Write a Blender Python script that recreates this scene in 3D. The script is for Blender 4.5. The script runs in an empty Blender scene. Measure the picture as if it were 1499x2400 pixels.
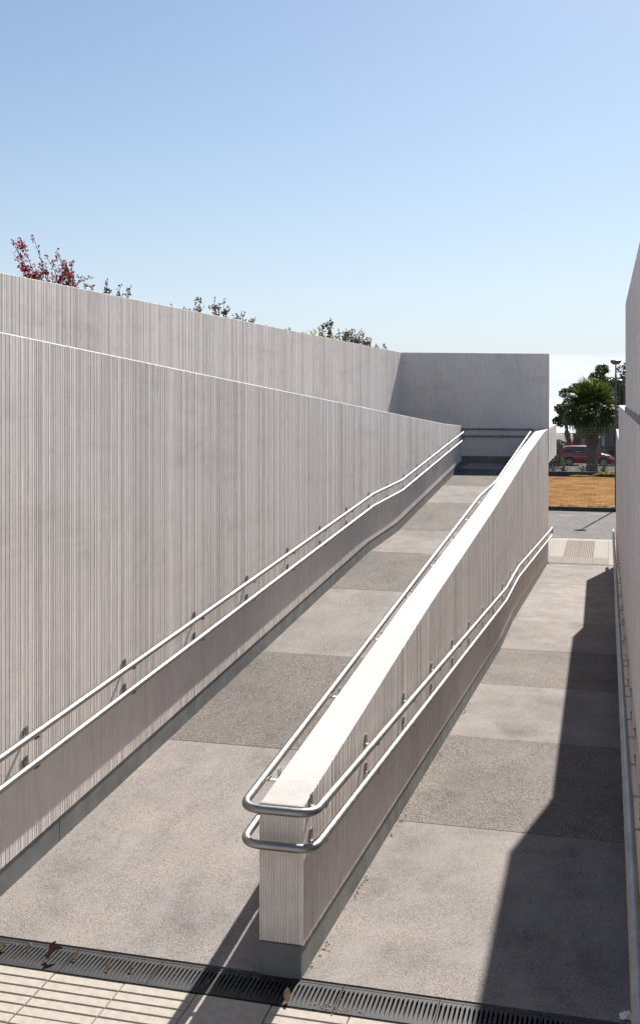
import bpy, math, random
from mathutils import Vector, Matrix, noise

sc = bpy.context.scene
COL = sc.collection
R = math.radians

# ------------------------------------------------------------------ camera
cam_d = bpy.data.cameras.new("camera")
cam = bpy.data.objects.new("camera", cam_d)
COL.objects.link(cam)
cam.location = (0.0, 0.0, 3.053)
cam.rotation_euler = (R(90), 0, R(14.747))
cam_d.sensor_fit = 'VERTICAL'
cam_d.sensor_height = 36.0
cam_d.sensor_width = 24.0
cam_d.lens = 2570.0 / 2400.0 * 36.0
cam_d.shift_y = -270.0 / 2400.0
cam_d.clip_start = 0.02
cam_d.clip_end = 90000
sc.camera = cam

# ------------------------------------------------------------------ sky and sun
SUN_EL, SUN_AZ = R(39.5), R(9.6)
w = bpy.data.worlds.new("World")
sc.world = w
w.use_nodes = True
nt = w.node_tree
nt.nodes.clear()
o = nt.nodes.new('ShaderNodeOutputWorld')
bg = nt.nodes.new('ShaderNodeBackground')
sky = nt.nodes.new('ShaderNodeTexSky')
sky.sky_type = 'NISHITA'
sky.sun_disc = False
sky.sun_elevation = SUN_EL
sky.sun_rotation = SUN_AZ
sky.altitude = 50
sky.air_density = 1.0
sky.dust_density = 0.45
sky.ozone_density = 1.6
bg.inputs['Strength'].default_value = 0.055
tc = nt.nodes.new('ShaderNodeTexCoord')
sep = nt.nodes.new('ShaderNodeSeparateXYZ')
nt.links.new(tc.outputs['Generated'], sep.inputs[0])
mp = nt.nodes.new('ShaderNodeMapping')
mp.inputs['Scale'].default_value = (5, 5, 45)
nt.links.new(tc.outputs['Generated'], mp.inputs[0])
nz = nt.nodes.new('ShaderNodeTexNoise')
nz.inputs['Scale'].default_value = 2.2
nz.inputs['Detail'].default_value = 5
nt.links.new(mp.outputs[0], nz.inputs[0])


def wmath(op, a, b, clamp=False):
    n = nt.nodes.new('ShaderNodeMath')
    n.operation = op
    n.use_clamp = clamp
    for i, v in enumerate((a, b)):
        if isinstance(v, (int, float)):
            n.inputs[i].default_value = v
        else:
            nt.links.new(v, n.inputs[i])
    return n.outputs[0]


edge = wmath('ADD', wmath('MULTIPLY', nz.outputs[0], 0.016), 0.0315)
mask = wmath('DIVIDE', wmath('SUBTRACT', edge, sep.outputs[2]), 0.004, True)
soft = wmath('ADD', wmath('MULTIPLY', nz.outputs[0], 1.1), 0.25, True)
mask = wmath('MULTIPLY', mask, soft)
mx = nt.nodes.new('ShaderNodeMixRGB')
mx.inputs[2].default_value = (9.0, 9.4, 9.8, 1)
nt.links.new(mask, mx.inputs[0])
hz = nt.nodes.new('ShaderNodeMixRGB')          # pale haze layer above the sea, all round the horizon
hz.inputs[2].default_value = (6.5, 7.25, 8.5, 1)
hfac = wmath('MULTIPLY', wmath('POWER', 2.718, wmath('MULTIPLY', wmath('MAXIMUM', sep.outputs[2], 0.0), -8.5)), 0.97)
nt.links.new(hfac, hz.inputs[0])
gam = nt.nodes.new('ShaderNodeGamma')
gam.inputs[1].default_value = 0.88
nt.links.new(sky.outputs[0], gam.inputs[0])
tint = nt.nodes.new('ShaderNodeMixRGB')
tint.blend_type = 'MULTIPLY'
tint.inputs[0].default_value = 1.0
tint.inputs[2].default_value = (1.14, 1.22, 1.285, 1)
nt.links.new(gam.outputs[0], tint.inputs[1])
nt.links.new(tint.outputs[0], hz.inputs[1])
nt.links.new(hz.outputs[0], mx.inputs[1])
nt.links.new(mx.outputs[0], bg.inputs[0])
nt.links.new(bg.outputs[0], o.inputs[0])

sd = bpy.data.lights.new("sun", 'SUN')
sd.energy = 4.8
sd.angle = R(0.53)
sd.color = (1.0, 0.955, 0.89)
sun = bpy.data.objects.new("sun", sd)
COL.objects.link(sun)
sdir = Vector((math.sin(SUN_AZ) * math.cos(SUN_EL), math.cos(SUN_AZ) * math.cos(SUN_EL), math.sin(SUN_EL)))
sun.rotation_euler = sdir.to_track_quat('Z', 'Y').to_euler()
sun.location = (5, 20, 30)

sc.view_settings.view_transform = 'Standard'
sc.view_settings.look = 'None'
sc.view_settings.exposure = 0.97
sc.view_settings.gamma = 1
sc.view_settings.use_curve_mapping = False


# ------------------------------------------------------------------ materials
def newmat(name):
    m = bpy.data.materials.new(name)
    m.use_nodes = True
    t = m.node_tree
    return m, t, t.nodes['Principled BSDF']


def L(t, a, b):
    t.links.new(a, b)


def node(t, typ, **kw):
    n = t.nodes.new(typ)
    for k, v in kw.items():
        setattr(n, k, v)
    return n


def coords(t, scale=(1, 1, 1), kind='Object'):
    c = node(t, 'ShaderNodeTexCoord')
    m = node(t, 'ShaderNodeMapping')
    m.inputs['Scale'].default_value = scale
    L(t, c.outputs[kind], m.inputs[0])
    return m.outputs[0]


def noise_tex(t, vec, scale, detail=4, rough=0.55):
    n = node(t, 'ShaderNodeTexNoise')
    n.inputs['Scale'].default_value = scale
    n.inputs['Detail'].default_value = detail
    n.inputs['Roughness'].default_value = rough
    L(t, vec, n.inputs['Vector'])
    return n.outputs[0]


def ramp(t, fac, stops):
    n = node(t, 'ShaderNodeValToRGB')
    e = n.color_ramp.elements
    e[0].position, e[0].color = stops[0][0], tuple(stops[0][1]) + (1,)
    e[1].position, e[1].color = stops[-1][0], tuple(stops[-1][1]) + (1,)
    for p, c in stops[1:-1]:
        x = e.new(p)
        x.color = tuple(c) + (1,)
    L(t, fac, n.inputs[0])
    return n.outputs[0]


def g(v):
    return (v, v, v)


def mixc(t, mode, fac, a, b):
    n = node(t, 'ShaderNodeMixRGB', blend_type=mode)
    for i, v in ((0, fac), (1, a), (2, b)):
        if isinstance(v, (int, float)):
            n.inputs[i].default_value = v
        elif isinstance(v, tuple):
            n.inputs[i].default_value = tuple(v) + (1,)
        else:
            L(t, v, n.inputs[i])
    return n.outputs[0]


def bump(t, b, height, strength, dist):
    n = node(t, 'ShaderNodeBump')
    n.inputs['Strength'].default_value = strength
    n.inputs['Distance'].default_value = dist
    L(t, height, n.inputs['Height'])
    L(t, n.outputs[0], b.inputs['Normal'])


def concrete_mat(name, base, streaks=1.0):
    m, t, b = newmat(name)
    v1 = coords(t, (1, 1, 0.03))
    streak = noise_tex(t, v1, 85, 2, 0.6)
    v2 = coords(t, (1, 1, 0.28))
    stain = noise_tex(t, v2, 1.1, 6, 0.62)
    v3 = coords(t)
    fine = noise_tex(t, v3, 160, 3, 0.7)
    med = noise_tex(t, v3, 9, 4, 0.6)
    c = mixc(t, 'MULTIPLY', streaks, base, ramp(t, streak, [(0.28, g(0.88)), (0.5, g(0.97)), (0.62, g(1.0)), (0.72, g(1.20))]))
    c = mixc(t, 'MULTIPLY', 1.0, c, ramp(t, stain, [(0.30, (0.91, 0.90, 0.89)), (0.52, g(1.0)), (0.75, (1.04, 1.03, 1.03))]))
    pour = noise_tex(t, coords(t, (0.35, 0.35, 1.6)), 1.3, 7, 0.7)
    c = mixc(t, 'MULTIPLY', 1.0, c, ramp(t, pour, [(0.32, (0.88, 0.87, 0.86)), (0.50, g(1.0)), (0.62, g(1.0)), (0.72, (1.07, 1.06, 1.06))]))
    drip = noise_tex(t, coords(t, (1, 1, 0.07)), 11, 4, 0.7)
    c = mixc(t, 'MULTIPLY', 1.0, c, ramp(t, drip, [(0.27, (0.84, 0.82, 0.81)), (0.40, g(1.0))]))
    c = mixc(t, 'MULTIPLY', 1.0, c, ramp(t, fine, [(0.3, g(0.90)), (0.6, g(1.04))]))
    c = mixc(t, 'MULTIPLY', 1.0, c, ramp(t, med, [(0.3, g(0.94)), (0.7, g(1.04))]))
    vo = node(t, 'ShaderNodeTexVoronoi')
    vo.inputs['Scale'].default_value = 26
    L(t, v3, vo.inputs['Vector'])
    pit = ramp(t, vo.outputs['Distance'], [(0.04, g(0.30)), (0.10, g(1.0))])
    c = mixc(t, 'MULTIPLY', 1.0, c, pit)
    L(t, c, b.inputs['Base Color'])
    b.inputs['Roughness'].default_value = 0.92
    b.inputs['Specular IOR Level'].default_value = 0.25
    bump(t, b, mixc(t, 'ADD', 0.5, fine, med), 0.5, 0.004)
    return m


def aggregate_mat(name, dark, mid, light, speck=150, contrast=1.0):
    m, t, b = newmat(name)
    v = coords(t)
    vo = node(t, 'ShaderNodeTexVoronoi')
    vo.inputs['Scale'].default_value = speck
    L(t, v, vo.inputs['Vector'])
    sepc = node(t, 'ShaderNodeSeparateColor')
    L(t, vo.outputs['Color'], sepc.inputs[0])
    warm = tuple(a * k for a, k in zip(light, (1.04, 0.94, 0.84)))
    c = ramp(t, sepc.outputs[0], [(0.0, dark), (0.25, mid), (0.55, mid), (0.72, warm), (0.85, light), (1.0, light)])
    oi = node(t, 'ShaderNodeObjectInfo')
    big = noise_tex(t, v, 0.9, 5, 0.6)
    c = mixc(t, 'MULTIPLY', 1.0, c, ramp(t, big, [(0.28, (0.76, 0.75, 0.75)), (0.5, g(0.98)), (0.60, (1.08, 1.04, 1.0)), (0.74, (1.25, 1.24, 1.24))]))
    wear = noise_tex(t, coords(t, (1, 0.45, 1)), 3.2, 6, 0.7)
    blot = noise_tex(t, coords(t, (1, 0.6, 1)), 2.3, 8, 0.72)
    c = mixc(t, 'MULTIPLY', 1.0, c, ramp(t, blot, [(0.32, (0.74, 0.73, 0.73)), (0.47, g(0.97)), (0.60, (1.05, 1.03, 1.0)), (0.72, (1.10, 1.10, 1.11))]))
    c = mixc(t, 'MIX', ramp(t, wear, [(0.46, g(0)), (0.74, g(0.7))]), c, tuple(x * 1.02 for x in (light if mid[0] > 0.15 else tuple(0.6 * a + 0.4 * b_ for a, b_ in zip(mid, light)))))
    c = mixc(t, 'MULTIPLY', 1.0, c, ramp(t, oi.outputs['Random'], [(0, g(0.92)), (1, g(1.06))]))
    sp = noise_tex(t, v, 2.1, 2)
    vo2 = node(t, 'ShaderNodeTexVoronoi')
    vo2.inputs['Scale'].default_value = 5
    L(t, v, vo2.inputs['Vector'])
    c = mixc(t, 'MULTIPLY', 1.0, c, ramp(t, vo2.outputs['Distance'], [(0.02, g(0.4)), (0.035, g(1))]))
    L(t, c, b.inputs['Base Color'])
    b.inputs['Roughness'].default_value = 0.9
    b.inputs['Specular IOR Level'].default_value = 0.15
    fine = noise_tex(t, v, 220, 2)
    bump(t, b, mixc(t, 'ADD', 0.6, vo.outputs['Distance'], fine), 0.55, 0.004)
    return m


def plain_mat(name, base, rough=0.8, var=0.15, scale=6, metal=0.0, bumpd=0.0, spec=0.4, aniso=(1, 1, 1)):
    m, t, b = newmat(name)
    v = coords(t, aniso)
    n1 = noise_tex(t, v, scale, 6, 0.6)
    c = mixc(t, 'MULTIPLY', 1.0, base, ramp(t, n1, [(0.3, g(1 - var)), (0.7, g(1 + var))]))
    L(t, c, b.inputs['Base Color'])
    b.inputs['Roughness'].default_value = rough
    b.inputs['Metallic'].default_value = metal
    b.inputs['Specular IOR Level'].default_value = spec
    if bumpd:
        bump(t, b, noise_tex(t, v, scale * 6, 4), 0.6, bumpd)
    return m


def leaf_mat(name, stops, transl=0.25, rough=0.55):
    m, t, b = newmat(name)
    ge = node(t, 'ShaderNodeNewGeometry')
    c = ramp(t, ge.outputs['Random Per Island'], stops)
    L(t, c, b.inputs['Base Color'])
    b.inputs['Roughness'].default_value = rough
    b.inputs['Specular IOR Level'].default_value = 0.35
    if transl:
        tr = node(t, 'ShaderNodeBsdfTranslucent')
        L(t, mixc(t, 'MULTIPLY', 1.0, c, (1.6, 1.5, 0.9)), tr.inputs[0])
        mxs = node(t, 'ShaderNodeMixShader')
        mxs.inputs[0].default_value = transl
        out = t.nodes['Material Output']
        L(t, b.outputs[0], mxs.inputs[1])
        L(t, tr.outputs[0], mxs.inputs[2])
        L(t, mxs.outputs[0], out.inputs[0])
    return m


M = {}
M['concrete'] = concrete_mat('ribbed_pink_concrete', (0.77, 0.70, 0.648))
M['cap'] = concrete_mat('toned_down_concrete_top', (0.55, 0.525, 0.505), 0.35)  # darker copy of the wall concrete, keeps sunlit tops from clipping
M['slab_light'] = aggregate_mat('light_washed_concrete', (0.115, 0.104, 0.10), (0.222, 0.204, 0.195), (0.30, 0.280, 0.268), 180)
M['slab_dark'] = aggregate_mat('dark_exposed_aggregate', (0.045, 0.042, 0.042), (0.114, 0.106, 0.103), (0.25, 0.225, 0.205), 140)
M['joint'] = plain_mat('dark_joint', (0.07, 0.06, 0.055), 0.95)
M['skirting'] = plain_mat('slate_grey_skirting', (0.165, 0.170, 0.168), 0.62, 0.28, 4, bumpd=0.001)
M['footing'] = plain_mat('footing_concrete', (0.12, 0.10, 0.09), 0.95)
M['tile'] = plain_mat('cream_paving_tile', (0.385, 0.345, 0.30), 0.92, 0.14, 22, bumpd=0.0015, spec=0.15)
M['bounce_ground'] = plain_mat('pale_bounce_stone', (0.70, 0.63, 0.55), 0.95, 0.1, 2)  # pale colour chosen to throw sunlight back onto shaded walls
M['tile_joint'] = plain_mat('tile_joint', (0.20, 0.17, 0.14), 0.95, 0.2, 30)
M['tile_tan'] = plain_mat('tan_paving_tile', (0.235, 0.20, 0.165), 0.9, 0.12, 8, bumpd=0.001, spec=0.1)
M['tile_tactile'] = plain_mat('tactile_tile', (0.32, 0.275, 0.23), 0.9, 0.15, 8, spec=0.1)
M['grate'] = plain_mat('black_cast_grate', (0.024, 0.025, 0.028), 0.6, 0.35, 14, bumpd=0.001, spec=0.25)
M['void'] = plain_mat('dark_channel', (0.012, 0.011, 0.010), 0.95)  # near-black channel under the grates
M['asphalt'] = aggregate_mat('worn_asphalt', (0.06, 0.06, 0.06), (0.105, 0.104, 0.105), (0.22, 0.205, 0.20), 45)
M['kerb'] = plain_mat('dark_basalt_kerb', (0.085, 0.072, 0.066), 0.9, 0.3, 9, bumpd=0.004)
M['soil'] = plain_mat('dry_soil', (0.085, 0.07, 0.06), 0.95, 0.35, 1.4, bumpd=0.02, spec=0.05)
M['straw'] = plain_mat('dry_grass_ground', (0.26, 0.142, 0.06), 1.0, 0.45, 1.3, bumpd=0.02, spec=0.0)
M['blade'] = leaf_mat('dry_grass_blades', [(0, (0.15, 0.065, 0.022)), (0.5, (0.27, 0.155, 0.065)), (1, (0.44, 0.30, 0.15))], 0.05, 0.95)
M['weed'] = leaf_mat('green_weed', [(0, (0.04, 0.07, 0.015)), (1, (0.13, 0.14, 0.03))], 0.2)
M['sand'] = plain_mat('sand', (0.15, 0.12, 0.10), 0.95, 0.15, 4, bumpd=0.01)
M['steel_dark'] = plain_mat('grey_painted_steel', (0.075, 0.077, 0.083), 0.5, 0.1, 5)
M['lampglass'] = plain_mat('white_lamp_cover', (0.75, 0.76, 0.76), 0.3, 0.03, 3)
M['lamp_bronze'] = plain_mat('bronze_lamp_bowl', (0.11, 0.09, 0.075), 0.4, 0.1, 3)
M['trunk'] = plain_mat('palm_bark', (0.12, 0.095, 0.08), 0.95, 0.45, 7, bumpd=0.02)
M['bark'] = plain_mat('tree_bark', (0.07, 0.055, 0.042), 0.95, 0.3, 6, bumpd=0.01)
M['stem'] = plain_mat('shrub_stem', (0.10, 0.07, 0.05), 0.85, 0.2, 9)
M['frond'] = leaf_mat('green_fan_frond', [(0, (0.022, 0.045, 0.012)), (0.6, (0.05, 0.08, 0.020)), (1, (0.15, 0.17, 0.045))], 0.3, 0.4)
M['deadfrond'] = leaf_mat('dead_frond', [(0, (0.06, 0.034, 0.018)), (1, (0.19, 0.11, 0.055))], 0.1)
M['foliage'] = leaf_mat('dark_tree_foliage', [(0, (0.020, 0.035, 0.010)), (0.6, (0.045, 0.065, 0.016)), (1, (0.095, 0.115, 0.03))], 0.2, 0.45)
M['red_leaf'] = leaf_mat('red_leaf', [(0, (0.07, 0.010, 0.022)), (0.5, (0.19, 0.016, 0.045)), (0.85, (0.32, 0.03, 0.06)), (1, (0.42, 0.07, 0.07))], 0.3)
M['rust_leaf'] = leaf_mat('rust_leaf', [(0, (0.05, 0.022, 0.016)), (0.6, (0.13, 0.05, 0.035)), (0.85, (0.30, 0.06, 0.045)), (1, (0.42, 0.14, 0.07))], 0.3)
M['brown_leaf'] = leaf_mat('brown_leaf', [(0, (0.035, 0.022, 0.015)), (0.7, (0.10, 0.058, 0.035)), (0.9, (0.20, 0.10, 0.05)), (1, (0.10, 0.11, 0.03))], 0.2)
M['green_leaf'] = leaf_mat('green_leaf', [(0, (0.025, 0.04, 0.012)), (0.8, (0.07, 0.10, 0.022)), (1, (0.15, 0.16, 0.04))], 0.3)
M['yellow_leaf'] = leaf_mat('yellow_leaf', [(0, (0.10, 0.12, 0.02)), (0.5, (0.38, 0.34, 0.05)), (1, (0.5, 0.42, 0.06))], 0.3)
M['dry_leaf'] = leaf_mat('dry_leaf', [(0, (0.09, 0.045, 0.025)), (0.5, (0.20, 0.10, 0.055)), (1, (0.42, 0.27, 0.16))], 0.1, 0.6)
M['agave'] = leaf_mat('agave_leaf', [(0, (0.09, 0.11, 0.085)), (1, (0.26, 0.29, 0.22))], 0.05)
M['red_paint'] = plain_mat('red_car_paint', (0.33, 0.010, 0.016), 0.28, 0.03, 2, spec=0.6)
M['red_paint'].node_tree.nodes['Principled BSDF'].inputs['Coat Weight'].default_value = 0.6
M['glass'] = plain_mat('dark_car_glass', (0.015, 0.03, 0.035), 0.08, 0.05, 2, spec=0.7)
M['tyre'] = plain_mat('tyre_rubber', (0.015, 0.015, 0.015), 0.9, 0.1, 5)
M['alloy'] = plain_mat('alloy_rim', (0.50, 0.50, 0.50), 0.35, 0.05, 5, metal=0.6)
M['headlight'] = plain_mat('clear_headlight', (0.6, 0.6, 0.6), 0.12, 0.05, 5)
M['taillight'] = plain_mat('red_taillight', (0.35, 0.02, 0.02), 0.2, 0.05, 5)
M['black_trim'] = plain_mat('black_trim', (0.02, 0.02, 0.02), 0.6, 0.1, 5)
M['white_render'] = plain_mat('white_render', (0.55, 0.54, 0.52), 0.9, 0.08, 2)
M['grey_render'] = plain_mat('grey_render', (0.14, 0.13, 0.135), 0.9, 0.25, 1.2)
M['pale_block'] = plain_mat('pale_blockwork', (0.36, 0.33, 0.29), 0.9, 0.25, 1.6, bumpd=0.02)
M['roof_brown'] = plain_mat('brown_clay_tiles', (0.20, 0.115, 0.08), 0.85, 0.3, 6)
M['roof_cream'] = plain_mat('cream_roof_sheet', (0.33, 0.29, 0.24), 0.8, 0.12, 2)
M['roof_grey'] = plain_mat('grey_roof_sheet', (0.15, 0.16, 0.17), 0.7, 0.15, 2)
M['green_box'] = plain_mat('green_sheet', (0.02, 0.13, 0.065), 0.5, 0.08, 2)
M['window'] = plain_mat('window_glass', (0.03, 0.04, 0.05), 0.1, 0.05, 2)
M['paper'] = plain_mat('white_paper', (0.7, 0.7, 0.72), 0.8, 0.05, 5)
M['shadow_gap_strip'] = plain_mat('grey_shadow_gap', (0.10, 0.115, 0.13), 0.5, 0.15, 6, metal=0.3)  # grey that stands for a shadow gap

ms, t, b = newmat('satin_stainless_steel')
v = coords(t, (1, 1, 1))
n1 = noise_tex(t, v, 3, 5)
L(t, ramp(t, n1, [(0.3, (0.22, 0.219, 0.217)), (0.7, (0.33, 0.328, 0.325))]), b.inputs['Base Color'])
b.inputs['Metallic'].default_value = 1.0
n2 = noise_tex(t, v, 25, 4)
L(t, ramp(t, n2, [(0.3, g(0.38)), (0.7, g(0.52))]), b.inputs['Roughness'])
M['steel'] = ms

ms, t, b = newmat('hazy_sea_water')
b.inputs['Base Color'].default_value = (0.20, 0.30, 0.36, 1)
b.inputs['Roughness'].default_value = 0.35
M['sea'] = ms

# ------------------------------------------------------------------ helpers
WL = {}          # world location of every object made, by name


def props(ob, label=None, cat=None, group=None, kind=None):
    if label: ob['label'] = label
    if cat: ob['category'] = cat
    if group: ob['group'] = group
    if kind: ob['kind'] = kind
    return ob


def link(ob, parent, wl):
    COL.objects.link(ob)
    WL[ob.name] = Vector(wl)
    if parent is not None:
        ob.parent = parent
        ob.location = Vector(wl) - WL[parent.name]
    else:
        ob.location = wl
    return ob


def thing(name, loc, label, cat, group=None, rotz=0.0):
    ob = bpy.data.objects.new(name, None)
    ob.empty_display_size = 0.2
    link(ob, None, loc)
    ob.rotation_euler = (0, 0, rotz)
    return props(ob, label, cat, group)


class MB:
    def __init__(self):
        self.v, self.f, self.caps = [], [], []

    def add(self, vs, fs):
        k = len(self.v)
        self.v += [tuple(p) for p in vs]
        self.f += [tuple(i + k for i in q) for q in fs]

    def box(self, x0, x1, y0, y1, z0, z1):
        self.add([(x0, y0, z0), (x1, y0, z0), (x1, y1, z0), (x0, y1, z0), (x0, y0, z1), (x1, y0, z1), (x1, y1, z1), (x0, y1, z1)],
                 [(0, 3, 2, 1), (4, 5, 6, 7), (0, 1, 5, 4), (1, 2, 6, 5), (2, 3, 7, 6), (3, 0, 4, 7)])

    def cbox(self, x0, x1, y0, y1, z0, z1, c=0.003):
        """box with chamfered top edges"""
        vs = []
        for (a, zz) in ((0, z0), (0, z1 - c), (c, z1)):
            vs += [(x0 + a, y0 + a, zz), (x1 - a, y0 + a, zz), (x1 - a, y1 - a, zz), (x0 + a, y1 - a, zz)]
        fs = [(3, 2, 1, 0), (8, 9, 10, 11)]
        for k in (0, 4):
            for i in range(4):
                j = (i + 1) % 4
                fs.append((k + i, k + j, k + 4 + j, k + 4 + i))
        self.add(vs, fs)

    def run(self, ys, x0, x1, zb, zt):
        """prism along y whose bottom and top follow two profiles"""
        k = len(ys)
        vs = []
        for y in ys:
            vs += [(x0, y, zb(y)), (x1, y, zb(y)), (x1, y, zt(y)), (x0, y, zt(y))]
        fs = [(0, 1, 2, 3), (4 * k - 1, 4 * k - 2, 4 * k - 3, 4 * k - 4)]
        for i in range(k - 1):
            a, c = 4 * i, 4 * i + 4
            for q in range(4):
                r = (q + 1) % 4
                fs.append((a + r, a + q, c + q, c + r))
        self.add(vs, fs)

    def tube(self, pts, rad, n=12, caps=True):
        pts = [Vector(p) for p in pts]
        rads = rad if isinstance(rad, (list, tuple)) else [rad] * len(pts)
        up = None
        k0 = len(self.v)
        for i, p in enumerate(pts):
            if i == 0: d = pts[1] - p
            elif i == len(pts) - 1: d = p - pts[i - 1]
            else: d = (pts[i + 1] - p).normalized() + (p - pts[i - 1]).normalized()
            if d.length < 1e-9: d = Vector((0, 0, 1))
            d.normalize()
            if up is None:
                up = Vector((0, 0, 1)) if abs(d.z) < 0.9 else Vector((1, 0, 0))
            a = up - d * up.dot(d)
            a.normalize()
            up = a
            c = d.cross(a)
            for q in range(n):
                th = 2 * math.pi * q / n
                self.v.append(tuple(p + (a * math.cos(th) + c * math.sin(th)) * rads[i]))
        for i in range(len(pts) - 1):
            for q in range(n):
                r = (q + 1) % n
                A = k0 + i * n
                self.f.append((A + q, A + r, A + n + r, A + n + q))
        if caps:
            self.f.append(tuple(k0 + q for q in reversed(range(n))))
            e = k0 + (len(pts) - 1) * n
            self.f.append(tuple(e + q for q in range(n)))

    def lathe(self, prof, cx, cy, n=20):
        k0 = len(self.v)
        for (r, z) in prof:
            for q in range(n):
                th = 2 * math.pi * q / n
                self.v.append((cx + r * math.cos(th), cy + r * math.sin(th), z))
        for i in range(len(prof) - 1):
            for q in range(n):
                r = (q + 1) % n
                A = k0 + i * n
                self.f.append((A + q, A + r, A + n + r, A + n + q))
        self.f.append(tuple(k0 + q for q in reversed(range(n))))
        e = k0 + (len(prof) - 1) * n
        self.f.append(tuple(e + q for q in range(n)))

    def mesh(self, name, mat, origin=(0, 0, 0), smooth=False):
        ox, oy, oz = origin
        me = bpy.data.meshes.new(name)
        me.from_pydata([(x - ox, y - oy, z - oz) for x, y, z in self.v], [], self.f)
        me.materials.append(mat)
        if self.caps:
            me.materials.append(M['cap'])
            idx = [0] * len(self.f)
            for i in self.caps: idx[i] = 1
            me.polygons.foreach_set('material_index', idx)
        if smooth:
            me.polygons.foreach_set('use_smooth', [True] * len(me.polygons))
        me.update()
        return me

    def build(self, name, mat, parent=None, origin=None, smooth=False):
        if origin is None:
            origin = WL[parent.name] if parent is not None else (0, 0, 0)
        ob = bpy.data.objects.new(name, self.mesh(name, mat, origin, smooth))
        return link(ob, parent, origin)


def inst(me, name, parent, loc, rot=(0, 0, 0), scale=(1, 1, 1)):
    ob = bpy.data.objects.new(name, me)
    link(ob, parent, loc)
    ob.rotation_euler = rot
    ob.scale = scale
    return ob


def auto_smooth(ob, ang=35):
    me = ob.data
    me.polygons.foreach_set('use_smooth', [True] * len(me.polygons))
    me.set_sharp_from_angle(angle=R(ang))


def prof(pts):
    def f(y):
        if y <= pts[0][0]: return pts[0][1]
        for (a, za), (c, zc) in zip(pts, pts[1:]):
            if y <= c: return za + (zc - za) * (y - a) / (c - a)
        return pts[-1][1]
    return f


def between(a, c, knots):
    return [a] + [k for k in knots if a + 1e-4 < k < c - 1e-4] + [c]


def fillet(pts, rads, seg=8):
    pts = [Vector(p) for p in pts]
    out = [pts[0]]
    for i in range(1, len(pts) - 1):
        p, a, c, r = pts[i], pts[i - 1], pts[i + 1], rads[i]
        r = min(r, (a - p).length * 0.49, (c - p).length * 0.49)
        s, e = p + (a - p).normalized() * r, p + (c - p).normalized() * r
        for k in range(seg + 1):
            u = k / seg
            out.append(s * (1 - u) ** 2 + p * 2 * u * (1 - u) * 0.97 + (s + e) * 0.5 * 2 * u * (1 - u) * 0.03 + e * u ** 2)
    out.append(pts[-1])
    return out


# ------------------------------------------------------------------ ribbed concrete
def rib_samples(Ln, rng, grooves=(), k=1.0):
    s = [(0.0, 0.0)]
    t_ = 0.0
    gs = sorted(grooves)
    while t_ < Ln - 0.06:
        if gs and t_ > gs[0]:
            gs.pop(0)
            gw = 0.020 if k > 1 else 0.006
            s += [(t_ + 0.001, 0.012 * k), (t_ + gw - 0.001, 0.012 * k), (t_ + gw, 0.0)]
            t_ += gw
        t_ += rng.choice((rng.uniform(0.005, 0.014), rng.uniform(0.010, 0.026)))
        top = s[-1][1]
        s.append((t_, top))
        dep = k * rng.uniform(0.0010, 0.0031)
        t_ += rng.choice((0.003, 0.004, rng.uniform(0.006, 0.014)))
        s.append((t_, dep))
        t_ += rng.uniform(0.002, 0.007)
        s.append((t_, dep))
        t_ += rng.uniform(0.0012, 0.003)
        s.append((t_, rng.uniform(0.0, 0.0018)))
    s.append((Ln, s[-1][1]))
    return s


def strip(mb, p0, p1, inner, zb, zt, rng, ch=0.005, grooves=(), knots=(), fine=False, k=1.0):
    """ribbed face from p0 to p1; outward is to the right of the direction of travel; zb/zt take the distance along"""
    p0, p1 = Vector(p0), Vector(p1)
    d = p1 - p0
    Ln = d.length
    d.normalize()
    nrm = Vector((d.y, -d.x))
    s = rib_samples(Ln, rng, grooves, k)
    if fine:
        s, a = [(0.0, 0.0)], 0.006
        while a < Ln - 0.022:
            wv = rng.uniform(0.006, 0.011)
            s += [(a, 0.0), (a + 0.002, 0.0042), (a + 0.0055, 0.0042), (a + 0.0075, 0.0)]
            a += 0.0075 + wv * 0.9
        s.append((Ln, 0.0))
    for k in knots:
        if 0 < k < Ln:
            for i in range(len(s) - 1):
                if s[i][0] < k < s[i + 1][0]:
                    u = (k - s[i][0]) / (s[i + 1][0] - s[i][0])
                    s.insert(i + 1, (k, s[i][1] + (s[i + 1][1] - s[i][1]) * u))
                    break
    k0 = len(mb.v)
    for (a, dep) in s:
        q = p0 + d * a
        o1, o2, o3 = q - nrm * dep, q - nrm * (dep + ch), q - nrm * inner
        b_, t1 = zb(a), zt(a)
        mb.v += [(o1.x, o1.y, b_), (o1.x, o1.y, t1 - ch), (o2.x, o2.y, t1), (o3.x, o3.y, t1), (o3.x, o3.y, b_)]
    for i in range(len(s) - 1):
        A, B = k0 + 5 * i, k0 + 5 * i + 5
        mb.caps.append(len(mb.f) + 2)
        mb.f += [(A, B, B + 1, A + 1), (A + 1, B + 1, B + 2, A + 2), (A + 2, B + 2, B + 3, A + 3), (A + 4, B + 4, B, A)]
    mb.f.append((k0, k0 + 1, k0 + 2, k0 + 3, k0 + 4))
    e = k0 + 5 * (len(s) - 1)
    mb.f.append((e + 4, e + 3, e + 2, e + 1, e))


SK = 0.174       # height of the slate skirting
Lp = [(5.54, 0.0), (16.4, 0.665), (18.8, 0.70), (27.3, 1.29)]
Rp = [(5.54, 0.0), (16.4, -0.69), (18.7, -0.71), (29.5, -1.34)]
Lf, Rf = prof(Lp), prof(Rp)
LK, RK = [p[0] for p in Lp], [p[0] for p in Rp]
XL, XM0, XM1, XR = -3.55, -1.79, -1.547, 0.175   # wall faces


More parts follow.
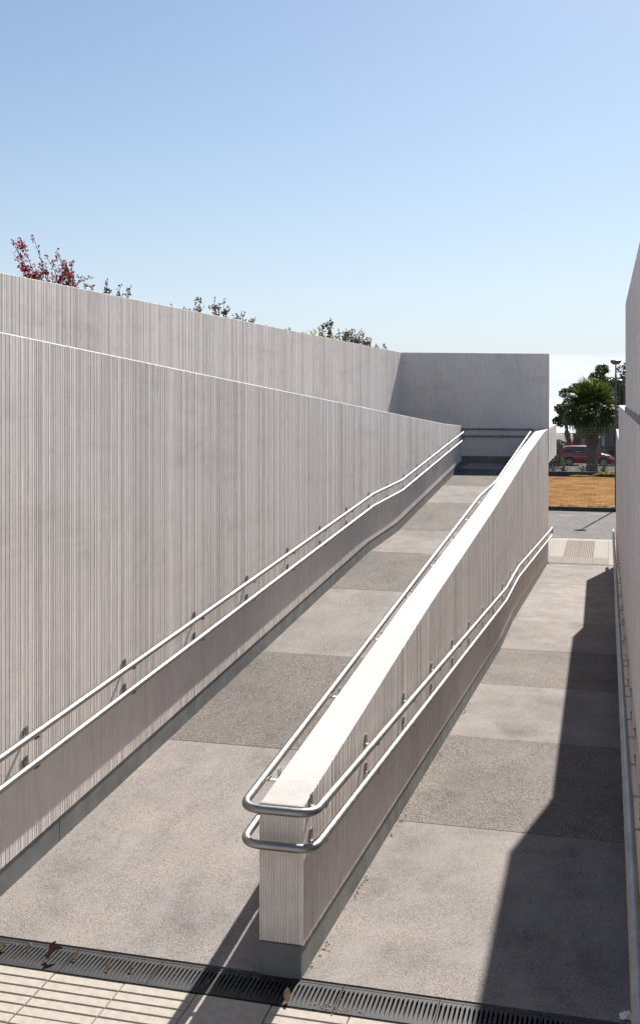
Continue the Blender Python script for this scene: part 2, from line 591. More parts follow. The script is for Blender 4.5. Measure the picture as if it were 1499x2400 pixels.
def wall_base(parent, face, side, y0, y1, floor, knots, joints, depth=0.1):
    """footing and slate skirting panels under one wall face (side = +1 when the face looks to +x)"""
    a = face - side * 0.030
    c = face - side * depth
    mb = MB()
    mb.run(between(y0, y1, knots), min(a, c), max(a, c), lambda y: floor(y) - 0.25, lambda y: floor(y) + SK - 0.001)
    mb.build('footing', M['footing'], parent)
    js = [y0] + [j for j in joints if y0 < j < y1] + [y1]
    for p, q in zip(js, js[1:]):
        mb = MB()
        o1, o2 = face - side * 0.010, face - side * 0.0295
        mb.run(between(p + 0.004, q - 0.004, knots), min(o1, o2), max(o1, o2), lambda y: floor(y) - 0.02, lambda y: floor(y) + SK - 0.003)
        mb.build('skirting_panel', M['skirting'], parent)


# ------------------------------------------------------------------ ground, sea
mb = MB()
gy = [-60, -20, 0, 20, 35, 45, 61.4, 71, 85, 100, 115, 135, 200, 400, 900, 1500]
gz = [-1.62, -1.62, -1.62, -1.62, -1.62, -1.62, -1.40, -1.73, -2.12, -2.35, -2.6, -4.5, -14, -40, -86, -95]
gx = [-900, -300, -100, -40, -15, -6, -3, 0, 3, 6, 15, 40, 100, 300, 900]
for y, z in zip(gy, gz):
    for x in gx:
        mb.v.append((x, y, z))
for i in range(len(gy) - 1):
    for j in range(len(gx) - 1):
        a = i * len(gx) + j
        mb.f.append((a, a + 1, a + 1 + len(gx), a + len(gx)))
props(mb.build('ground', M['soil']), kind='structure')
mb = MB()
mb.add([(-60000, 700, -84), (60000, 700, -84), (60000, 60000, -84), (-60000, 60000, -84)], [(0, 1, 2, 3)])
props(mb.build('sea', M['sea']), kind='structure')


# ------------------------------------------------------------------ ramps and their slabs
def ramp_floor(name, x0, x1, y0, y1, floor, knots, joints, mats):
    mb = MB()
    mb.run(between(y0, y1, knots), x0, x1, lambda y: -1.60, lambda y: floor(y) - 0.028)
    base = props(mb.build(name, M['joint']), kind='structure')
    js = [y0] + joints + [y1]
    for i, (p, q) in enumerate(zip(js, js[1:])):
        mb = MB()
        dz = (0, 0.0016, -0.001)[i % 3]
        mb.run(between(p + 0.003, q - 0.003, knots), x0 + 0.003, x1 - 0.003, lambda y: floor(y) - 0.026, lambda y: floor(y) + dz)
        mb.build('floor_slab', M[mats[i % len(mats)]], base)
    return base


ramp_floor('rising_ramp', XL - 0.02, XM0 + 0.02, 5.545, 29.5, Lf, LK, [8.56, 11.14, 14.06, 16.54, 19.0, 22.0, 24.3, 27.0],
           ['slab_light', 'slab_dark', 'slab_light', 'slab_dark', 'slab_light', 'slab_dark', 'slab_light', 'slab_dark', 'slab_light'])
ramp_floor('descending_ramp', XM1 - 0.02, XR + 0.02, 5.545, 29.28, Rf, RK, [8.22, 10.99, 13.74, 16.45, 18.8, 21.6, 24.6],
           ['slab_light', 'slab_dark', 'slab_light', 'slab_dark', 'slab_light', 'slab_light', 'slab_light', 'slab_light'])
mb = MB()
mb.box(-5.47, XL - 0.021, 27.3, 29.5, -1.6, 1.262)
up = props(mb.build('upper_landing', M['joint']), kind='structure')
mb = MB(); mb.box(-5.46, XL - 0.024, 27.3, 29.49, 1.265, 1.29); mb.build('floor_slab', M['slab_dark'], up)
# second flight climbing back behind the front wall
mb = MB()
mb.run([2.0, 5.5, 16.4, 18.8, 27.295], -5.47, -3.72, lambda y: -1.6, prof([(2.0, 2.75), (5.5, 2.6), (16.4, 1.95), (18.8, 1.92), (27.295, 1.29)]))
props(mb.build('upper_ramp', M['slab_light']), kind='structure')

# ------------------------------------------------------------------ walls
rng = random.Random(5)
skj = [4.2, 6.67, 9.15, 11.6, 14.1, 16.5, 18.9, 20.04, 22.5, 24.9, 27.2]

# front wall on the left of the rising ramp
ft = prof([(2.0, 3.66), (5.9, 3.447), (9.6, 3.244), (20.0, 2.685), (24.3, 2.456), (27.3, 2.335)])
W = thing('retaining_wall', (XL, 15, 0), 'tall ribbed pink concrete wall left of the rising ramp, carrying two steel rails', 'wall')
Y0 = 2.0
mb = MB()
strip(mb, (XL, Y0), (XL, 27.3), 0.15, lambda a: Lf(Y0 + a) + SK, lambda a: ft(Y0 + a), rng, 0.007, grooves=[6.05, 15.0], knots=[k - Y0 for k in LK] + [3.9, 7.6, 18.0, 22.3])
strip(mb, (XL - 0.151, 27.3), (XL - 0.151, Y0), 0.001, lambda a: 1.2, lambda a: ft(27.3 - a), rng, 0.0005)
mb.build('wall_body', M['concrete'], W)
wall_base(W, XL, 1, Y0, 27.3, Lf, LK, skj)

# back wall, level top, in front of the planting
W = thing('planter_wall', (-5.47, 16, 1.3), 'level-topped ribbed concrete wall behind the tall one, shrubs showing over it', 'wall')
bt = prof([(2, 4.193), (29.5, 4.262)])
mb = MB()
strip(mb, (-5.47, 2), (-5.47, 29.5), 0.25, lambda a: 1.2, lambda a: bt(2 + a), rng, 0.004, grooves=[8.3, 17.0])
mb.build('wall_body', M['concrete'], W)

# end wall across the landing
W = thing('end_wall', (-3.5, 29.5, 1.29), 'shaded ribbed concrete wall closing off the landing at the top of the ramp', 'wall')
et = prof([(0, 4.262), (3.94, 4.19)])
mb = MB()
strip(mb, (-5.47, 29.5), (-1.53, 29.5), 0.25, lambda a: 1.29 + SK, et, rng, 0.004)
strip(mb, (-1.53, 29.5), (-1.53, 29.75), 0.02, lambda a: 1.29 + SK, lambda a: 4.19, rng, 0.002)
mb.build('wall_body', M['concrete'], W)
mb = MB(); mb.box(-5.72, -1.79, 29.53, 29.75, -1.6, 1.29 + SK - 0.001); mb.build('footing', M['footing'], W)
for a, c in ((-5.45, -3.9), (-3.9, -2.66), (-2.66, -1.80)):
    mb = MB(); mb.box(a + 0.002, c - 0.002, 29.51, 29.5295, 1.27, 1.29 + SK - 0.003)
    mb.build('skirting_panel', M['skirting'], W)

# middle wall between the two ramps
W = thing('divider_wall', (-1.67, 17, 0), 'sloping ribbed concrete wall with white sunlit top dividing the two ramps', 'wall')
mt_pts = [(5.54, 0.90), (9.65, 1.185), (15.2, 1.475), (19.5, 1.735), (22.5, 1.935), (25.2, 2.06), (27.3, 2.17), (29.5, 2.215)]
mt = prof(mt_pts)
MK = [p[0] for p in mt_pts]
xc = 0.5 * (XM0 + XM1)
Y0 = 5.553
kk = [k - Y0 for k in MK + RK if k > 5.6]
mb = MB()
strip(mb, (XM1, Y0), (XM1, 29.5), XM1 - xc, lambda a: Rf(Y0 + a) + SK, lambda a: mt(Y0 + a), rng, 0.003, grooves=[19.7], knots=kk, k=1.7)
kl = [29.5 - k for k in MK + LK if k > 5.6]
strip(mb, (XM0, 29.5), (XM0, Y0), xc - XM0, lambda a: Lf(29.5 - a) + SK, lambda a: mt(29.5 - a), rng, 0.004, knots=kl)
strip(mb, (XM0, 5.54), (XM1, 5.54), 0.0128, lambda a: SK, lambda a: mt(5.54), rng, 0.004, fine=True)
mb.build('wall_body', M['concrete'], W)
mj = [7.9, 10.2, 12.75, 15.2, 17.6, 18.9, 21.3, 23.7, 26.2]
wall_base(W, XM1, 1, 5.54, 29.5, Rf, RK, mj, 0.119)
wall_base(W, XM0, -1, 5.54, 29.5, Lf, LK, mj, 0.119)
mb = MB(); mb.box(XM0 + 0.011, XM1 - 0.011, 5.548, 5.5395 + 0.02, -0.03, SK - 0.003)
# front panel of the pier sits just ahead of the footing
mb = MB(); mb.box(XM0 + 0.010, XM1 - 0.010, 5.526, 5.5385, -0.03, SK - 0.003)
mb.build('skirting_panel', M['skirting'], W)

# parapet that carries on past the end wall
W = thing('parapet', (-1.67, 31.8, 1.3), 'short overhanging concrete parapet past the far end of the divider wall', 'wall')
mb = MB()
strip(mb, (XM1, 29.52), (XM1, 34.1), 0.122, lambda a: 1.30, lambda a: 2.215, rng, 0.004)
strip(mb, (XM0, 34.1), (XM0, 29.76), 0.121, lambda a: 1.30, lambda a: 2.215, rng, 0.004)
mb.build('wall_body', M['concrete'], W)

# right wall with its stepped top
W = thing('stepped_wall', (XR, 16, -0.5), 'ribbed concrete wall on the right whose top steps down towards the street', 'wall')
mb = MB()
Y0 = 3.0
strip(mb, (XR, 29.5), (XR, 21.85), 0.30, lambda a: Rf(29.5 - a) + SK, lambda a: 2.215, rng, 0.004, knots=[29.5 - 21.86])
strip(mb, (XR, 21.85), (XR, Y0), 0.36, lambda a: Rf(21.85 - a) + SK, lambda a: 2.89, rng, 0.004, knots=[21.85 - k for k in RK])
strip(mb, (XR + 0.36, 21.862), (XR + 0.001, 21.862), 0.0118, lambda a: 2.216, lambda a: 2.89, rng, 0.001)
strip(mb, (XR + 0.30, 29.512), (XR + 0.001, 29.512), 0.0118, lambda a: -1.34, lambda a: 2.215, rng, 0.001)
mb.build('wall_body', M['concrete'], W)
mb = MB()
mb.run(between(Y0, 29.5, RK), XR + 0.03, XR + 0.28, lambda y: -1.62, lambda y: Rf(y) + SK - 0.001)
mb.build('footing', M['footing'], W)
jj = [Y0, 5.54, 7.9, 10.3, 12.7, 15.1, 17.5, 19.9, 22.3, 24.7, 27.1, 29.49]
for p, q in zip(jj, jj[1:]):
    mb = MB()
    mb.run(between(p + 0.002, q - 0.002, RK), XR + 0.010, XR + 0.0295, lambda y: Rf(y) - 0.02, lambda y: Rf(y) + SK - 0.003)
    mb.build('skirting_panel', M['skirting'], W)

W = thing('upper_wall', (0.3, 9, 2.9), 'high concrete wall at the right edge standing on the stepped wall', 'wall')
mb = MB()
ut = prof([(3.5, 3.93), (12.85, 4.11)])
strip(mb, (XR + 0.004, 12.85), (XR + 0.004, 3.5), 0.30, lambda a: 2.93, lambda a: ut(12.85 - a), rng, 0.003)
mb.box(XR + 0.02, XR + 0.30, 3.5, 12.85, 2.891, 2.9305)
mb.box(XR + 0.05, XR + 0.304, 12.8505, 12.86, 2.93, 4.10)
mb.build('wall_body', M['concrete'], W)
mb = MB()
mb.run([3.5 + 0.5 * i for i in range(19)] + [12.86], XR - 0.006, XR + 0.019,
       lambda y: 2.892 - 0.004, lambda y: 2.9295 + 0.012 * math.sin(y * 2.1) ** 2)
mb.build('shadow_gap_strip', M['shadow_gap_strip'], W)  # strip standing in for the shadow line below the upper wall

# soil bed and terrace behind the walls
mb = MB(); mb.box(-16, -5.722, 2.0, 36, -1.6, 3.92)
props(mb.build('planting_bed', M['soil']), kind='structure')
mb = MB(); mb.box(0.54, 14, 3.0, 21.84, -1.6, 1.9)  # unseen terrace behind the right wall, put in for sun bounce
props(mb.build('terrace', M['slab_light']), kind='structure')

# ------------------------------------------------------------------ handrails
TR = 0.0228


def bracket_mesh(off):
    mb = MB()
    mb.box(-off, -off + 0.004, -0.026, 0.026, -0.040, 0.036)
    mb.box(-off + 0.005, 0.010, -0.017, 0.017, -0.036, -0.030)
    mb.box(-0.018, 0.018, -0.026, 0.026, -0.0298, -0.0245)
    mb.box(-0.006, 0.006, -0.012, 0.012, -0.0243, -0.0200)
    mb.tube([(-off + 0.004, 0.0, 0.022), (-off + 0.010, 0.0, 0.022)], 0.009, 6)
    return mb.mesh('bracket', M['steel'])


def rail_brackets(parent, x, side, ys, floor, me):
    for y in ys:
        sl = math.atan((floor(y + 0.1) - floor(y - 0.1)) / 0.2)
        for h in (0.9, 0.715):
            inst(me, 'bracket', parent, (x, y, floor(y) + h), (sl * side, 0, 0 if side > 0 else math.pi))


def collars(mb, pts):
    for p, q in pts:
        mb.tube([p, q], TR + 0.0009, 14)


def rail(parent, name, pts, rads):
    mb = MB()
    mb.tube(fillet(pts, rads), TR, 16)
    ob = mb.build(name, M['steel'], parent, smooth=False)
    auto_smooth(ob, 50)
    return ob


# on the left wall
xr = XL + 0.075
H = thing('handrail', (xr, 15, 1.4), 'double stainless handrail fixed along the tall left wall', 'handrail', 'steel handrails of the ramps')
for nm, h in (('upper_rail', 0.9), ('lower_rail', 0.715)):
    pts = [(xr, 3.4, h), (xr, 5.54, h), (xr, 16.4, 0.665 + h), (xr, 18.8, 0.70 + h), (xr, 27.42, 1.297 + h), (xr - 0.16, 27.44, 1.297 + h)]
    rail(H, nm, pts, [0, 0.05, 0.06, 0.06, 0.07, 0])
rail_brackets(H, xr, 1, [4.75 + 1.455 * i for i in range(16)], Lf, bracket_mesh(0.075 - 0.002))

# round the divider wall
o5 = 0.074
xl, xm, yf = XM0 - o5, XM1 + o5, 5.54 - 0.085
H = thing('handrail', (-1.67, yf, 0.8), 'double stainless handrail wrapping round the near end of the divider wall', 'handrail', 'steel handrails of the ramps')
for nm, h in (('upper_rail', 0.9), ('lower_rail', 0.715)):
    pts = [(xl, 27.35, 1.29 + h), (xl, 18.8, 0.70 + h), (xl, 16.4, 0.665 + h), (xl, yf, h), (xm, yf, h),
           (xm, 16.4, -0.69 + h), (xm, 18.7, -0.71 + h), (xm, 29.5, -1.34 + h), (xm, 29.95, -1.34 + h)]
    if h > 0.8: pts += [(xm, 29.95, -1.34 + 0.715)]
    rail(H, nm, pts, [0, 0.06, 0.06, 0.11, 0.11, 0.06, 0.06, 0.05, 0.06, 0])
bm = bracket_mesh(o5 - 0.002)
rail_brackets(H, xl, -1, [5.92 + 1.44 * i for i in range(15)], Lf, bm)
rail_brackets(H, xm, 1, [5.68 + 1.37 * i for i in range(18)], Rf, bm)

# on the right wall
xr = XR - 0.072
H = thing('handrail', (xr, 17, 0.2), 'double stainless handrail along the right wall, seen from above', 'handrail', 'steel handrails of the ramps')
for nm, h in (('upper_rail', 0.9), ('lower_rail', 0.715)):
    pts = [(xr, 3.3, h), (xr, 5.54, h), (xr, 16.4, -0.69 + h), (xr, 18.7, -0.71 + h), (xr, 29.5, -1.34 + h), (xr, 29.85, -1.34 + h)]
    if h > 0.8: pts += [(xr, 29.85, -1.34 + 0.715)]
    rail(H, nm, pts, [0, 0.05, 0.06, 0.06, 0.05, 0.06, 0])
rail_brackets(H, xr, -1, [3.6 + 1.40 * i for i in range(19)], Rf, bracket_mesh(0.072 - 0.002))

# on the end wall
H = thing('handrail', (-2.8, 29.44, 2.1), 'double steel handrail in shade across the end wall of the landing', 'handrail', 'steel handrails of the ramps')
for nm, h in (('upper_rail', 0.9), ('lower_rail', 0.715)):
    rail(H, nm, [(-5.2, 29.44, 1.29 + h), (-1.93, 29.44, 1.29 + h)], [0, 0])
me = bracket_mesh(0.058)
for x in (-4.9, -3.85, -2.75, -2.02):
    for h in (0.9, 0.715):
        inst(me, 'bracket', H, (x, 29.44, 1.29 + h), (0, 0, -math.pi / 2))


# ------------------------------------------------------------------ drains
def grate_mesh():
    mb = MB()
    Ln, D, n = 0.496, 0.25, 21
    p = Ln / n
    for i in range(n + 1):
        c = min(max(i * p, 0), Ln)
        secs = [(0.0, 0.5), (0.030, 0.5), (0.115, 0.30), (0.190, 0.26), (0.212, 0.40), (0.220, 0.5), (D, 0.5)]
        vs = []
        for (y, wd) in secs:
            x0, x1 = max(c - wd * p, 0), min(c + wd * p, Ln)
            vs += [(x0, y, -0.022), (x1, y, -0.022), (x1, y, -0.0006), ((x0 * 0.1 + x1 * 0.9), y, 0.0), ((x0 * 0.9 + x1 * 0.1), y, 0.0), (x0, y, -0.0006)]
        fs = [(0, 1, 2, 3, 4, 5)]
        k = len(secs)
        for s in range(k - 1):
            for q in range(6):
                r = (q + 1) % 6
                fs.append((6 * s + r, 6 * s + q, 6 * s + 6 + q, 6 * s + 6 + r))
        fs.append(tuple(6 * (k - 1) + q for q in reversed(range(6))))
        mb.add(vs, fs)
    mb.box(0, 0.0035, 0, D, -0.022, 0.0006)
    mb.box(Ln - 0.0035, Ln, 0, D, -0.022, 0.0006)
    mb.box(0, Ln, 0.0, 0.018, -0.022, 0.0015)
    mb.box(0, Ln, D - 0.014, D, -0.022, 0.0015)
    return mb.mesh('grate', M['grate'])


gm = grate_mesh()


def drain(x0, n, y0, z, label, rot=0.0):
    D = thing('drain', (x0, y0, z), label, 'drain')
    mb = MB()
    e = x0 + 0.5 * n
    mb.box(x0, e, y0 - 0.004, y0 + 0.254, z - 0.16, z - 0.15)
    mb.box(x0, e, y0 - 0.008, y0 - 0.002, z - 0.15, z - 0.001)
    mb.box(x0, e, y0 + 0.2515, y0 + 0.258, z - 0.15, z - 0.001)
    ch = mb.build('channel', M['void'], D)
    for i in range(n):
        inst(gm, 'grate', D, (x0 + 0.5 * i + 0.002, y0, z + 0.001))
    D.rotation_euler = (0, 0, rot)
    return D


drain(-3.825 - 0.0, 8, 5.272, 0.0, 'black slotted drain grate across the foot of both ramps in the foreground')
drain(-1.53, 4, 29.36, -1.345, 'thin dark drain grate across the lower end of the descending ramp')
mb = MB(); mb.box(-1.60, 0.5, 29.28, 29.62, -1.6, -1.36)
mb = MB(); mb.box(-1.56, 0.2, 29.283, 29.348, -1.5, -1.342)
props(mb.build('ramp_threshold', M['slab_light']), kind='structure')


# ------------------------------------------------------------------ near paving
def tile_mesh(kind, wx=0.4, wy=0.4):
    mb = MB()
    e = 0.0025
    if kind == 'plain':
        mb.cbox(e, wx - e, e, wy - e, -0.035, 0.0, 0.003)
        return mb.mesh('tile', M['tile'])
    if kind == 'tan':
        mb.cbox(e, wx - e, e, wy - e, -0.035, 0.0, 0.003)
        return mb.mesh('tile', M['tile_tan'])
    mb.box(e, wx - e, e, wy - e, -0.035, -0.006)
    if kind == 'bar':
        n = 5
        for i in range(n):
            a = wy / n * i + (e if i == 0 else 0.005)
            c = wy / n * (i + 1) - (e if i == n - 1 else 0.005)
            mb.cbox(e, wx - e, a, c, -0.0058, 0.0, 0.004)
        return mb.mesh('tile', M['tile'])
    if kind == 'barx':
        n = 9
        for i in range(n):
            a, c = wx / n * i + 0.008, wx / n * (i + 1) - 0.008
            mb.cbox(a, c, e, wy - e, -0.0058, 0.0, 0.004)
        return mb.mesh('tile', M['tile'])
    if kind == 'button':
        n = 8
        for i in range(n):
            for j in range(n):
                cx, cy = wx / n * (i + 0.5), wy / n * (j + 0.5)
                mb.cbox(cx - 0.015, cx + 0.015, cy - 0.015, cy + 0.015, -0.0058, 0.0, 0.005)
        return mb.mesh('tile', M['tile_tactile'])


T_bar, T_plain, T_button, T_barx = tile_mesh('bar'), tile_mesh('plain'), tile_mesh('button'), tile_mesh('barx')
mb = MB(); mb.box(-16, 14, -45, 2.0 - 0.01, -1.6, 0.0)  # unseen bright ground around the camera, added to bounce sunlight
props(mb.build('bounce_ground', M['bounce_ground']), kind='structure')
mb = MB(); mb.box(-5.4, 0.6, 2.0, 5.262, -1.6, -0.03)
near = props(mb.build('near_paving', M['tile_joint']), kind='structure')
for j in range(8):
    for i in range(10):
        x = -3.638 + 0.4 * i - 0.4 + 0.003
        y = 5.262 - 0.4 * (j + 1)
        if x + 0.4 > XR + 0.02: continue
        pl = (i == 5)
        inst(T_plain if pl else T_bar, 'tile', near, (x, y, 0.001 * ((i * 7 + j * 3) % 3)))

# ------------------------------------------------------------------ far pavement, road, verge
mb = MB(); mb.box(-30, 30, 29.62, 34.83, -1.61, -1.372)
side = props(mb.build('pavement', M['tile_joint']), kind='structure')
for (a, c, y0_, y1_) in ((-30, -3.2, 29.62, 34.83), (1.6, 30, 29.62, 34.83)):
    mb = MB(); mb.box(a, c, y0_, y1_, -1.371, -1.338)
    mb.build('paving_field', M['tile'], side)
TT = tile_mesh('tan', 0.4, 1.2)
for i in range(12):
    x = -3.2 + 0.4 * i
    for j in range(13):
        y = 29.63 + 0.4 * j
        z = -1.338 + 0.001 * ((i * 5 + j * 3) % 3)
        tan = 4 <= i <= 7
        if j < 3 and tan:
            if j == 0: inst(TT, 'tile', side, (x - 0.02, y, z))
            continue
        if j == 12: m_ = T_barx
        elif i in (5, 6): m_ = T_button
        else: m_ = T_bar
        inst(m_, 'tile', side, (x - (0.02 if True else 0), y, z))

mb = MB()
mb.add([(-120, 34.84, -1.455), (120, 34.84, -1.455), (120, 44.45, -1.455), (-120, 44.45, -1.455)], [(0, 1, 2, 3)])
props(mb.build('road', M['asphalt']), kind='structure')
# pale scuffs of cement spilt along the pavement edge
mb = MB()
rg = random.Random(3)
for (cx, cy, rx, ry) in ((-0.75, 35.5, 0.45, 0.35), (-0.35, 35.15, 0.35, 0.16), (-1.25, 35.3, 0.3, 0.12), (-0.1, 35.6, 0.25, 0.2), (-1.5, 42.6, 0.35, 0.25), (-0.35, 43.4, 0.5, 0.25), (-1.9, 36.2, 0.5, 0.2)):
    n = 18
    ring = []
    for q in range(n):
        th = 2 * math.pi * q / n
        k = 0.6 + 0.6 * rg.random()
        ring.append((cx + rx * k * math.cos(th), cy + ry * k * math.sin(th), -1.451))
    mb.add([(cx, cy, -1.451)] + ring, [(0, 1 + q, 1 + (q + 1) % n) for q in range(n)])
props(mb.build('cement_stains', M['tile_joint']), 'pale patches of spilt cement on the asphalt near the paving edge', 'stain', kind='stuff')
bpy.data.materials['tile_joint']
kerb = props(MB().build('kerb', M['kerb']), kind='structure')
for i in range(24):
    mb = MB()
    x = -12 + i * 1.0
    mb.cbox(x + 0.004, x + 0.996, 44.45, 44.60, -1.6, -1.295 - 0.004 * (i % 2), 0.012)
    mb.build('kerb_stone', M['kerb'], kerb)

# verge of dry grass
mb = MB()
gxs = [-60, -30, -12] + [-8 + 0.5 * i for i in range(33)] + [12, 30, 60]
gys = [44.6 + 0.6 * i for i in range(29)]
for y in gys:
    for x in gxs:
        z = -1.325 + 0.045 * noise.noise(Vector((x * 0.6, y * 0.6, 3))) + (0.02 if y > 44.7 else -0.01)
        mb.v.append((x, y, z))
for i in range(len(gys) - 1):
    for j in range(len(gxs) - 1):
        a = i * len(gxs) + j
        mb.f.append((a, a + 1, a + 1 + len(gxs), a + len(gxs)))
props(mb.build('verge', M['straw']), kind='structure')
mb = MB()
rg = random.Random(11)
for i in range(30000):
    x, y = rg.uniform(-5.5, 4.5), rg.uniform(44.62, 61.3)
    if noise.noise(Vector((x * 0.9, y * 0.9, 8))) < -0.28 and rg.random() < 0.7: continue
    z = -1.33 + 0.045 * noise.noise(Vector((x * 0.6, y * 0.6, 3)))
    a, l_, h_ = rg.uniform(0, 6.28), rg.uniform(0.05, 0.16), rg.uniform(0.02, 0.07)
    ww = rg.uniform(0.006, 0.014)
    dx, dy = math.cos(a), math.sin(a)
    mb.add([(x - dy * ww, y + dx * ww, z), (x + dy * ww, y - dx * ww, z), (x + dx * l_, y + dy * l_, z + h_)], [(0, 1, 2)])
props(mb.build('dry_grass', M['blade']), 'short orange brown dried-out lawn across the road', 'grass', kind='stuff')
mb = MB()
for i in range(900):
    x = rg.uniform(-5, 4)
    if noise.noise(Vector((x * 1.7, 2, 8))) < 0.0: continue
    y, z = rg.uniform(44.58, 44.75), -1.31
    a, h_ = rg.uniform(0, 6.28), rg.uniform(0.03, 0.10)
    mb.add([(x - 0.01, y, z), (x + 0.01, y, z), (x + math.cos(a) * 0.04, y + math.sin(a) * 0.04, z + h_)], [(0, 1, 2)])
props(mb.build('edge_weeds', M['weed']), 'green weeds growing along the top of the dark kerb', 'weeds', kind='stuff')


# ------------------------------------------------------------------ fence
F = thing('mesh_fence', (-1, 62.5, -1.35), 'tall thin wire mesh fence on a low dark plinth behind the dry lawn', 'fence')
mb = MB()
mb.box(-9, 7, 62.42, 62.60, -1.6, -1.10)  # dark plinth made taller to stand in for shade at the fence base
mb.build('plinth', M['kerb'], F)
M['galv'] = plain_mat('galvanised_wire', (0.30, 0.30, 0.30), 0.6, 0.1, 5)
for i in range(5):
    x = -6.23 + 3.0 * i
    mb = MB(); mb.tube([(x, 62.5, -1.17), (x, 62.5, 1.45)], 0.022, 8)
    mb.build('post', M['steel_dark'], F)
mb = MB()
x = -8.9
while x < 6.9:
    mb.box(x - 0.0032, x + 0.0032, 62.46, 62.464, -1.168, 1.4)
    x += 0.11
z = -1.1
k = 0
while z < 1.42:
    r = 0.008 if k % 6 == 3 else 0.0032
    mb.box(-8.9, 6.9, 62.455, 62.459, z - r, z + r)
    z += 0.14
    k += 1
props(mb.build('wire_mesh', M['galv'], F), kind='stuff')


# ------------------------------------------------------------------ street lamps and post
def lamp(x, y, z0, z1, label, cover, rad=0.215, pr=0.038):
    T = thing('street_lamp', (x, y, z0), label, 'street lamp', 'street lamps beyond the ramp')
    mb = MB(); mb.tube([(x, y, z0), (x, y, z1 - 0.55), (x, y, z1 - 0.545), (x, y, z1 - 0.14)], [pr * 1.1, pr, pr * 0.75, pr * 0.7], 12)
    auto_smooth(mb.build('pole', M['steel_dark'], T))
    mb = MB(); mb.lathe([(0.03, z1 - 0.165), (rad * 0.52, z1 - 0.16), (rad * 0.86, z1 - 0.10), (rad, z1 - 0.025), (rad * 0.99, z1)], x, y, 28)
    auto_smooth(mb.build('bowl', M['lamp_bronze'], T))
    mb = MB(); mb.lathe([(rad * 0.97, z1 + 0.001), (rad * 0.8, z1 + 0.02), (rad * 0.3, z1 + 0.03)], x, y, 28)
    auto_smooth(mb.build('cover', M[cover], T))
    mb = MB(); mb.box(x - 0.11, x + 0.11, y - 0.11, y + 0.11, z0 - 0.02, z0 + 0.02); mb.build('base_plate', M['steel_dark'], T)
    return T


lamp(0.258, 45.15, -1.31, 4.50, 'grey post street lamp with a shallow bronze bowl, in front of the palm', 'lamp_bronze')
lamp(0.64, 71.7, -1.75, 4.12, 'farther street lamp with a white sunlit lid, right of the palm', 'lampglass', 0.20)
T = thing('post', (0.92, 73.2, -1.8), 'plain grey pole beside the upper right wall, partly hidden by it', 'pole')
mb = MB(); mb.tube([(0.92, 73.2, -1.8), (0.92, 73.2, 4.35)], 0.06, 12); auto_smooth(mb.build('shaft', M['steel_dark'], T))
mb = MB(); mb.tube([(0.92, 73.2, 4.35), (0.92, 73.2, 4.38)], [0.062, 0.02], 12); mb.build('cap', M['steel_dark'], T)


# ------------------------------------------------------------------ palm
def fan_frond(rg, seg=22, length=0.85, rad=0.9, droop=0.35, spread=105):
    mb = MB()
    # petiole along +x
    pts = [(length * u, 0, -0.10 * u * u) for u in (0, 0.33, 0.66, 1)]
    mb.tube(pts, [0.022, 0.016, 0.012, 0.008], 5)
    ox, oz = length, -0.10
    for i in range(seg):
        a = R(-spread + 2 * spread * i / (seg - 1)) + rg.uniform(-0.03, 0.03)
        l_ = rad * (0.72 + 0.28 * math.cos(a * 0.75)) * rg.uniform(0.86, 1.05)
        wd = 0.036
        dx, dy = math.cos(a), math.sin(a)
        dr = droop * rg.uniform(0.6, 1.3)
        up_ = 0.10 * abs(math.sin(a))
        prev = None
        vs = []
        for u, ww in ((0.0, 0.25), (0.35, 1.0), (0.7, 0.75), (1.0, 0.04)):
            r_ = l_ * u
            zz = oz + up_ * u - dr * l_ * u ** 3
            rr = r_ * (1 - 0.18 * dr * u * u)
            cx_, cy_ = ox + dx * rr, dy * rr
            vs += [(cx_ - dy * wd * ww, cy_ + dx * wd * ww, zz), (cx_, cy_, zz - 0.014 * ww), (cx_ + dy * wd * ww, cy_ - dx * wd * ww, zz)]
        fs = []
        for s in range(3):
            A = 3 * s
            fs += [(A, A + 1, A + 4, A + 3), (A + 1, A + 2, A + 5, A + 4)]
        mb.add(vs, fs)
    return mb


px_, py_, pz_ = -1.046, 71.6, -1.76
P = thing('palm_tree', (px_, py_, pz_), 'fan palm with thick trunk and shaggy skirt in front of the red car', 'palm tree')
rg = random.Random(21)
mb = MB()
rings, nn = 34, 18
prf = [(-0.1, 0.40), (0.4, 0.33), (1.4, 0.29), (2.2, 0.30), (3.6, 0.33), (4.0, 0.22)]
pf = prof(prf)
for i in range(rings):
    z = -0.1 + 4.1 * i / (rings - 1)
    for q in range(nn):
        th = 2 * math.pi * q / nn + (0.17 if i % 2 else 0)
        r_ = pf(z) * (1 + (0.10 if (i + q) % 2 else -0.06) + rg.uniform(-0.04, 0.04))
        mb.v.append((px_ + r_ * math.cos(th), py_ + r_ * math.sin(th), pz_ + z))
for i in range(rings - 1):
    for q in range(nn):
        r2 = (q + 1) % nn
        mb.f.append((i * nn + q, i * nn + r2, i * nn + nn + r2, i * nn + nn + q))
mb.f.append(tuple((rings - 1) * nn + q for q in range(nn)))
mb.build('trunk', M['trunk'], P)
mb = MB()
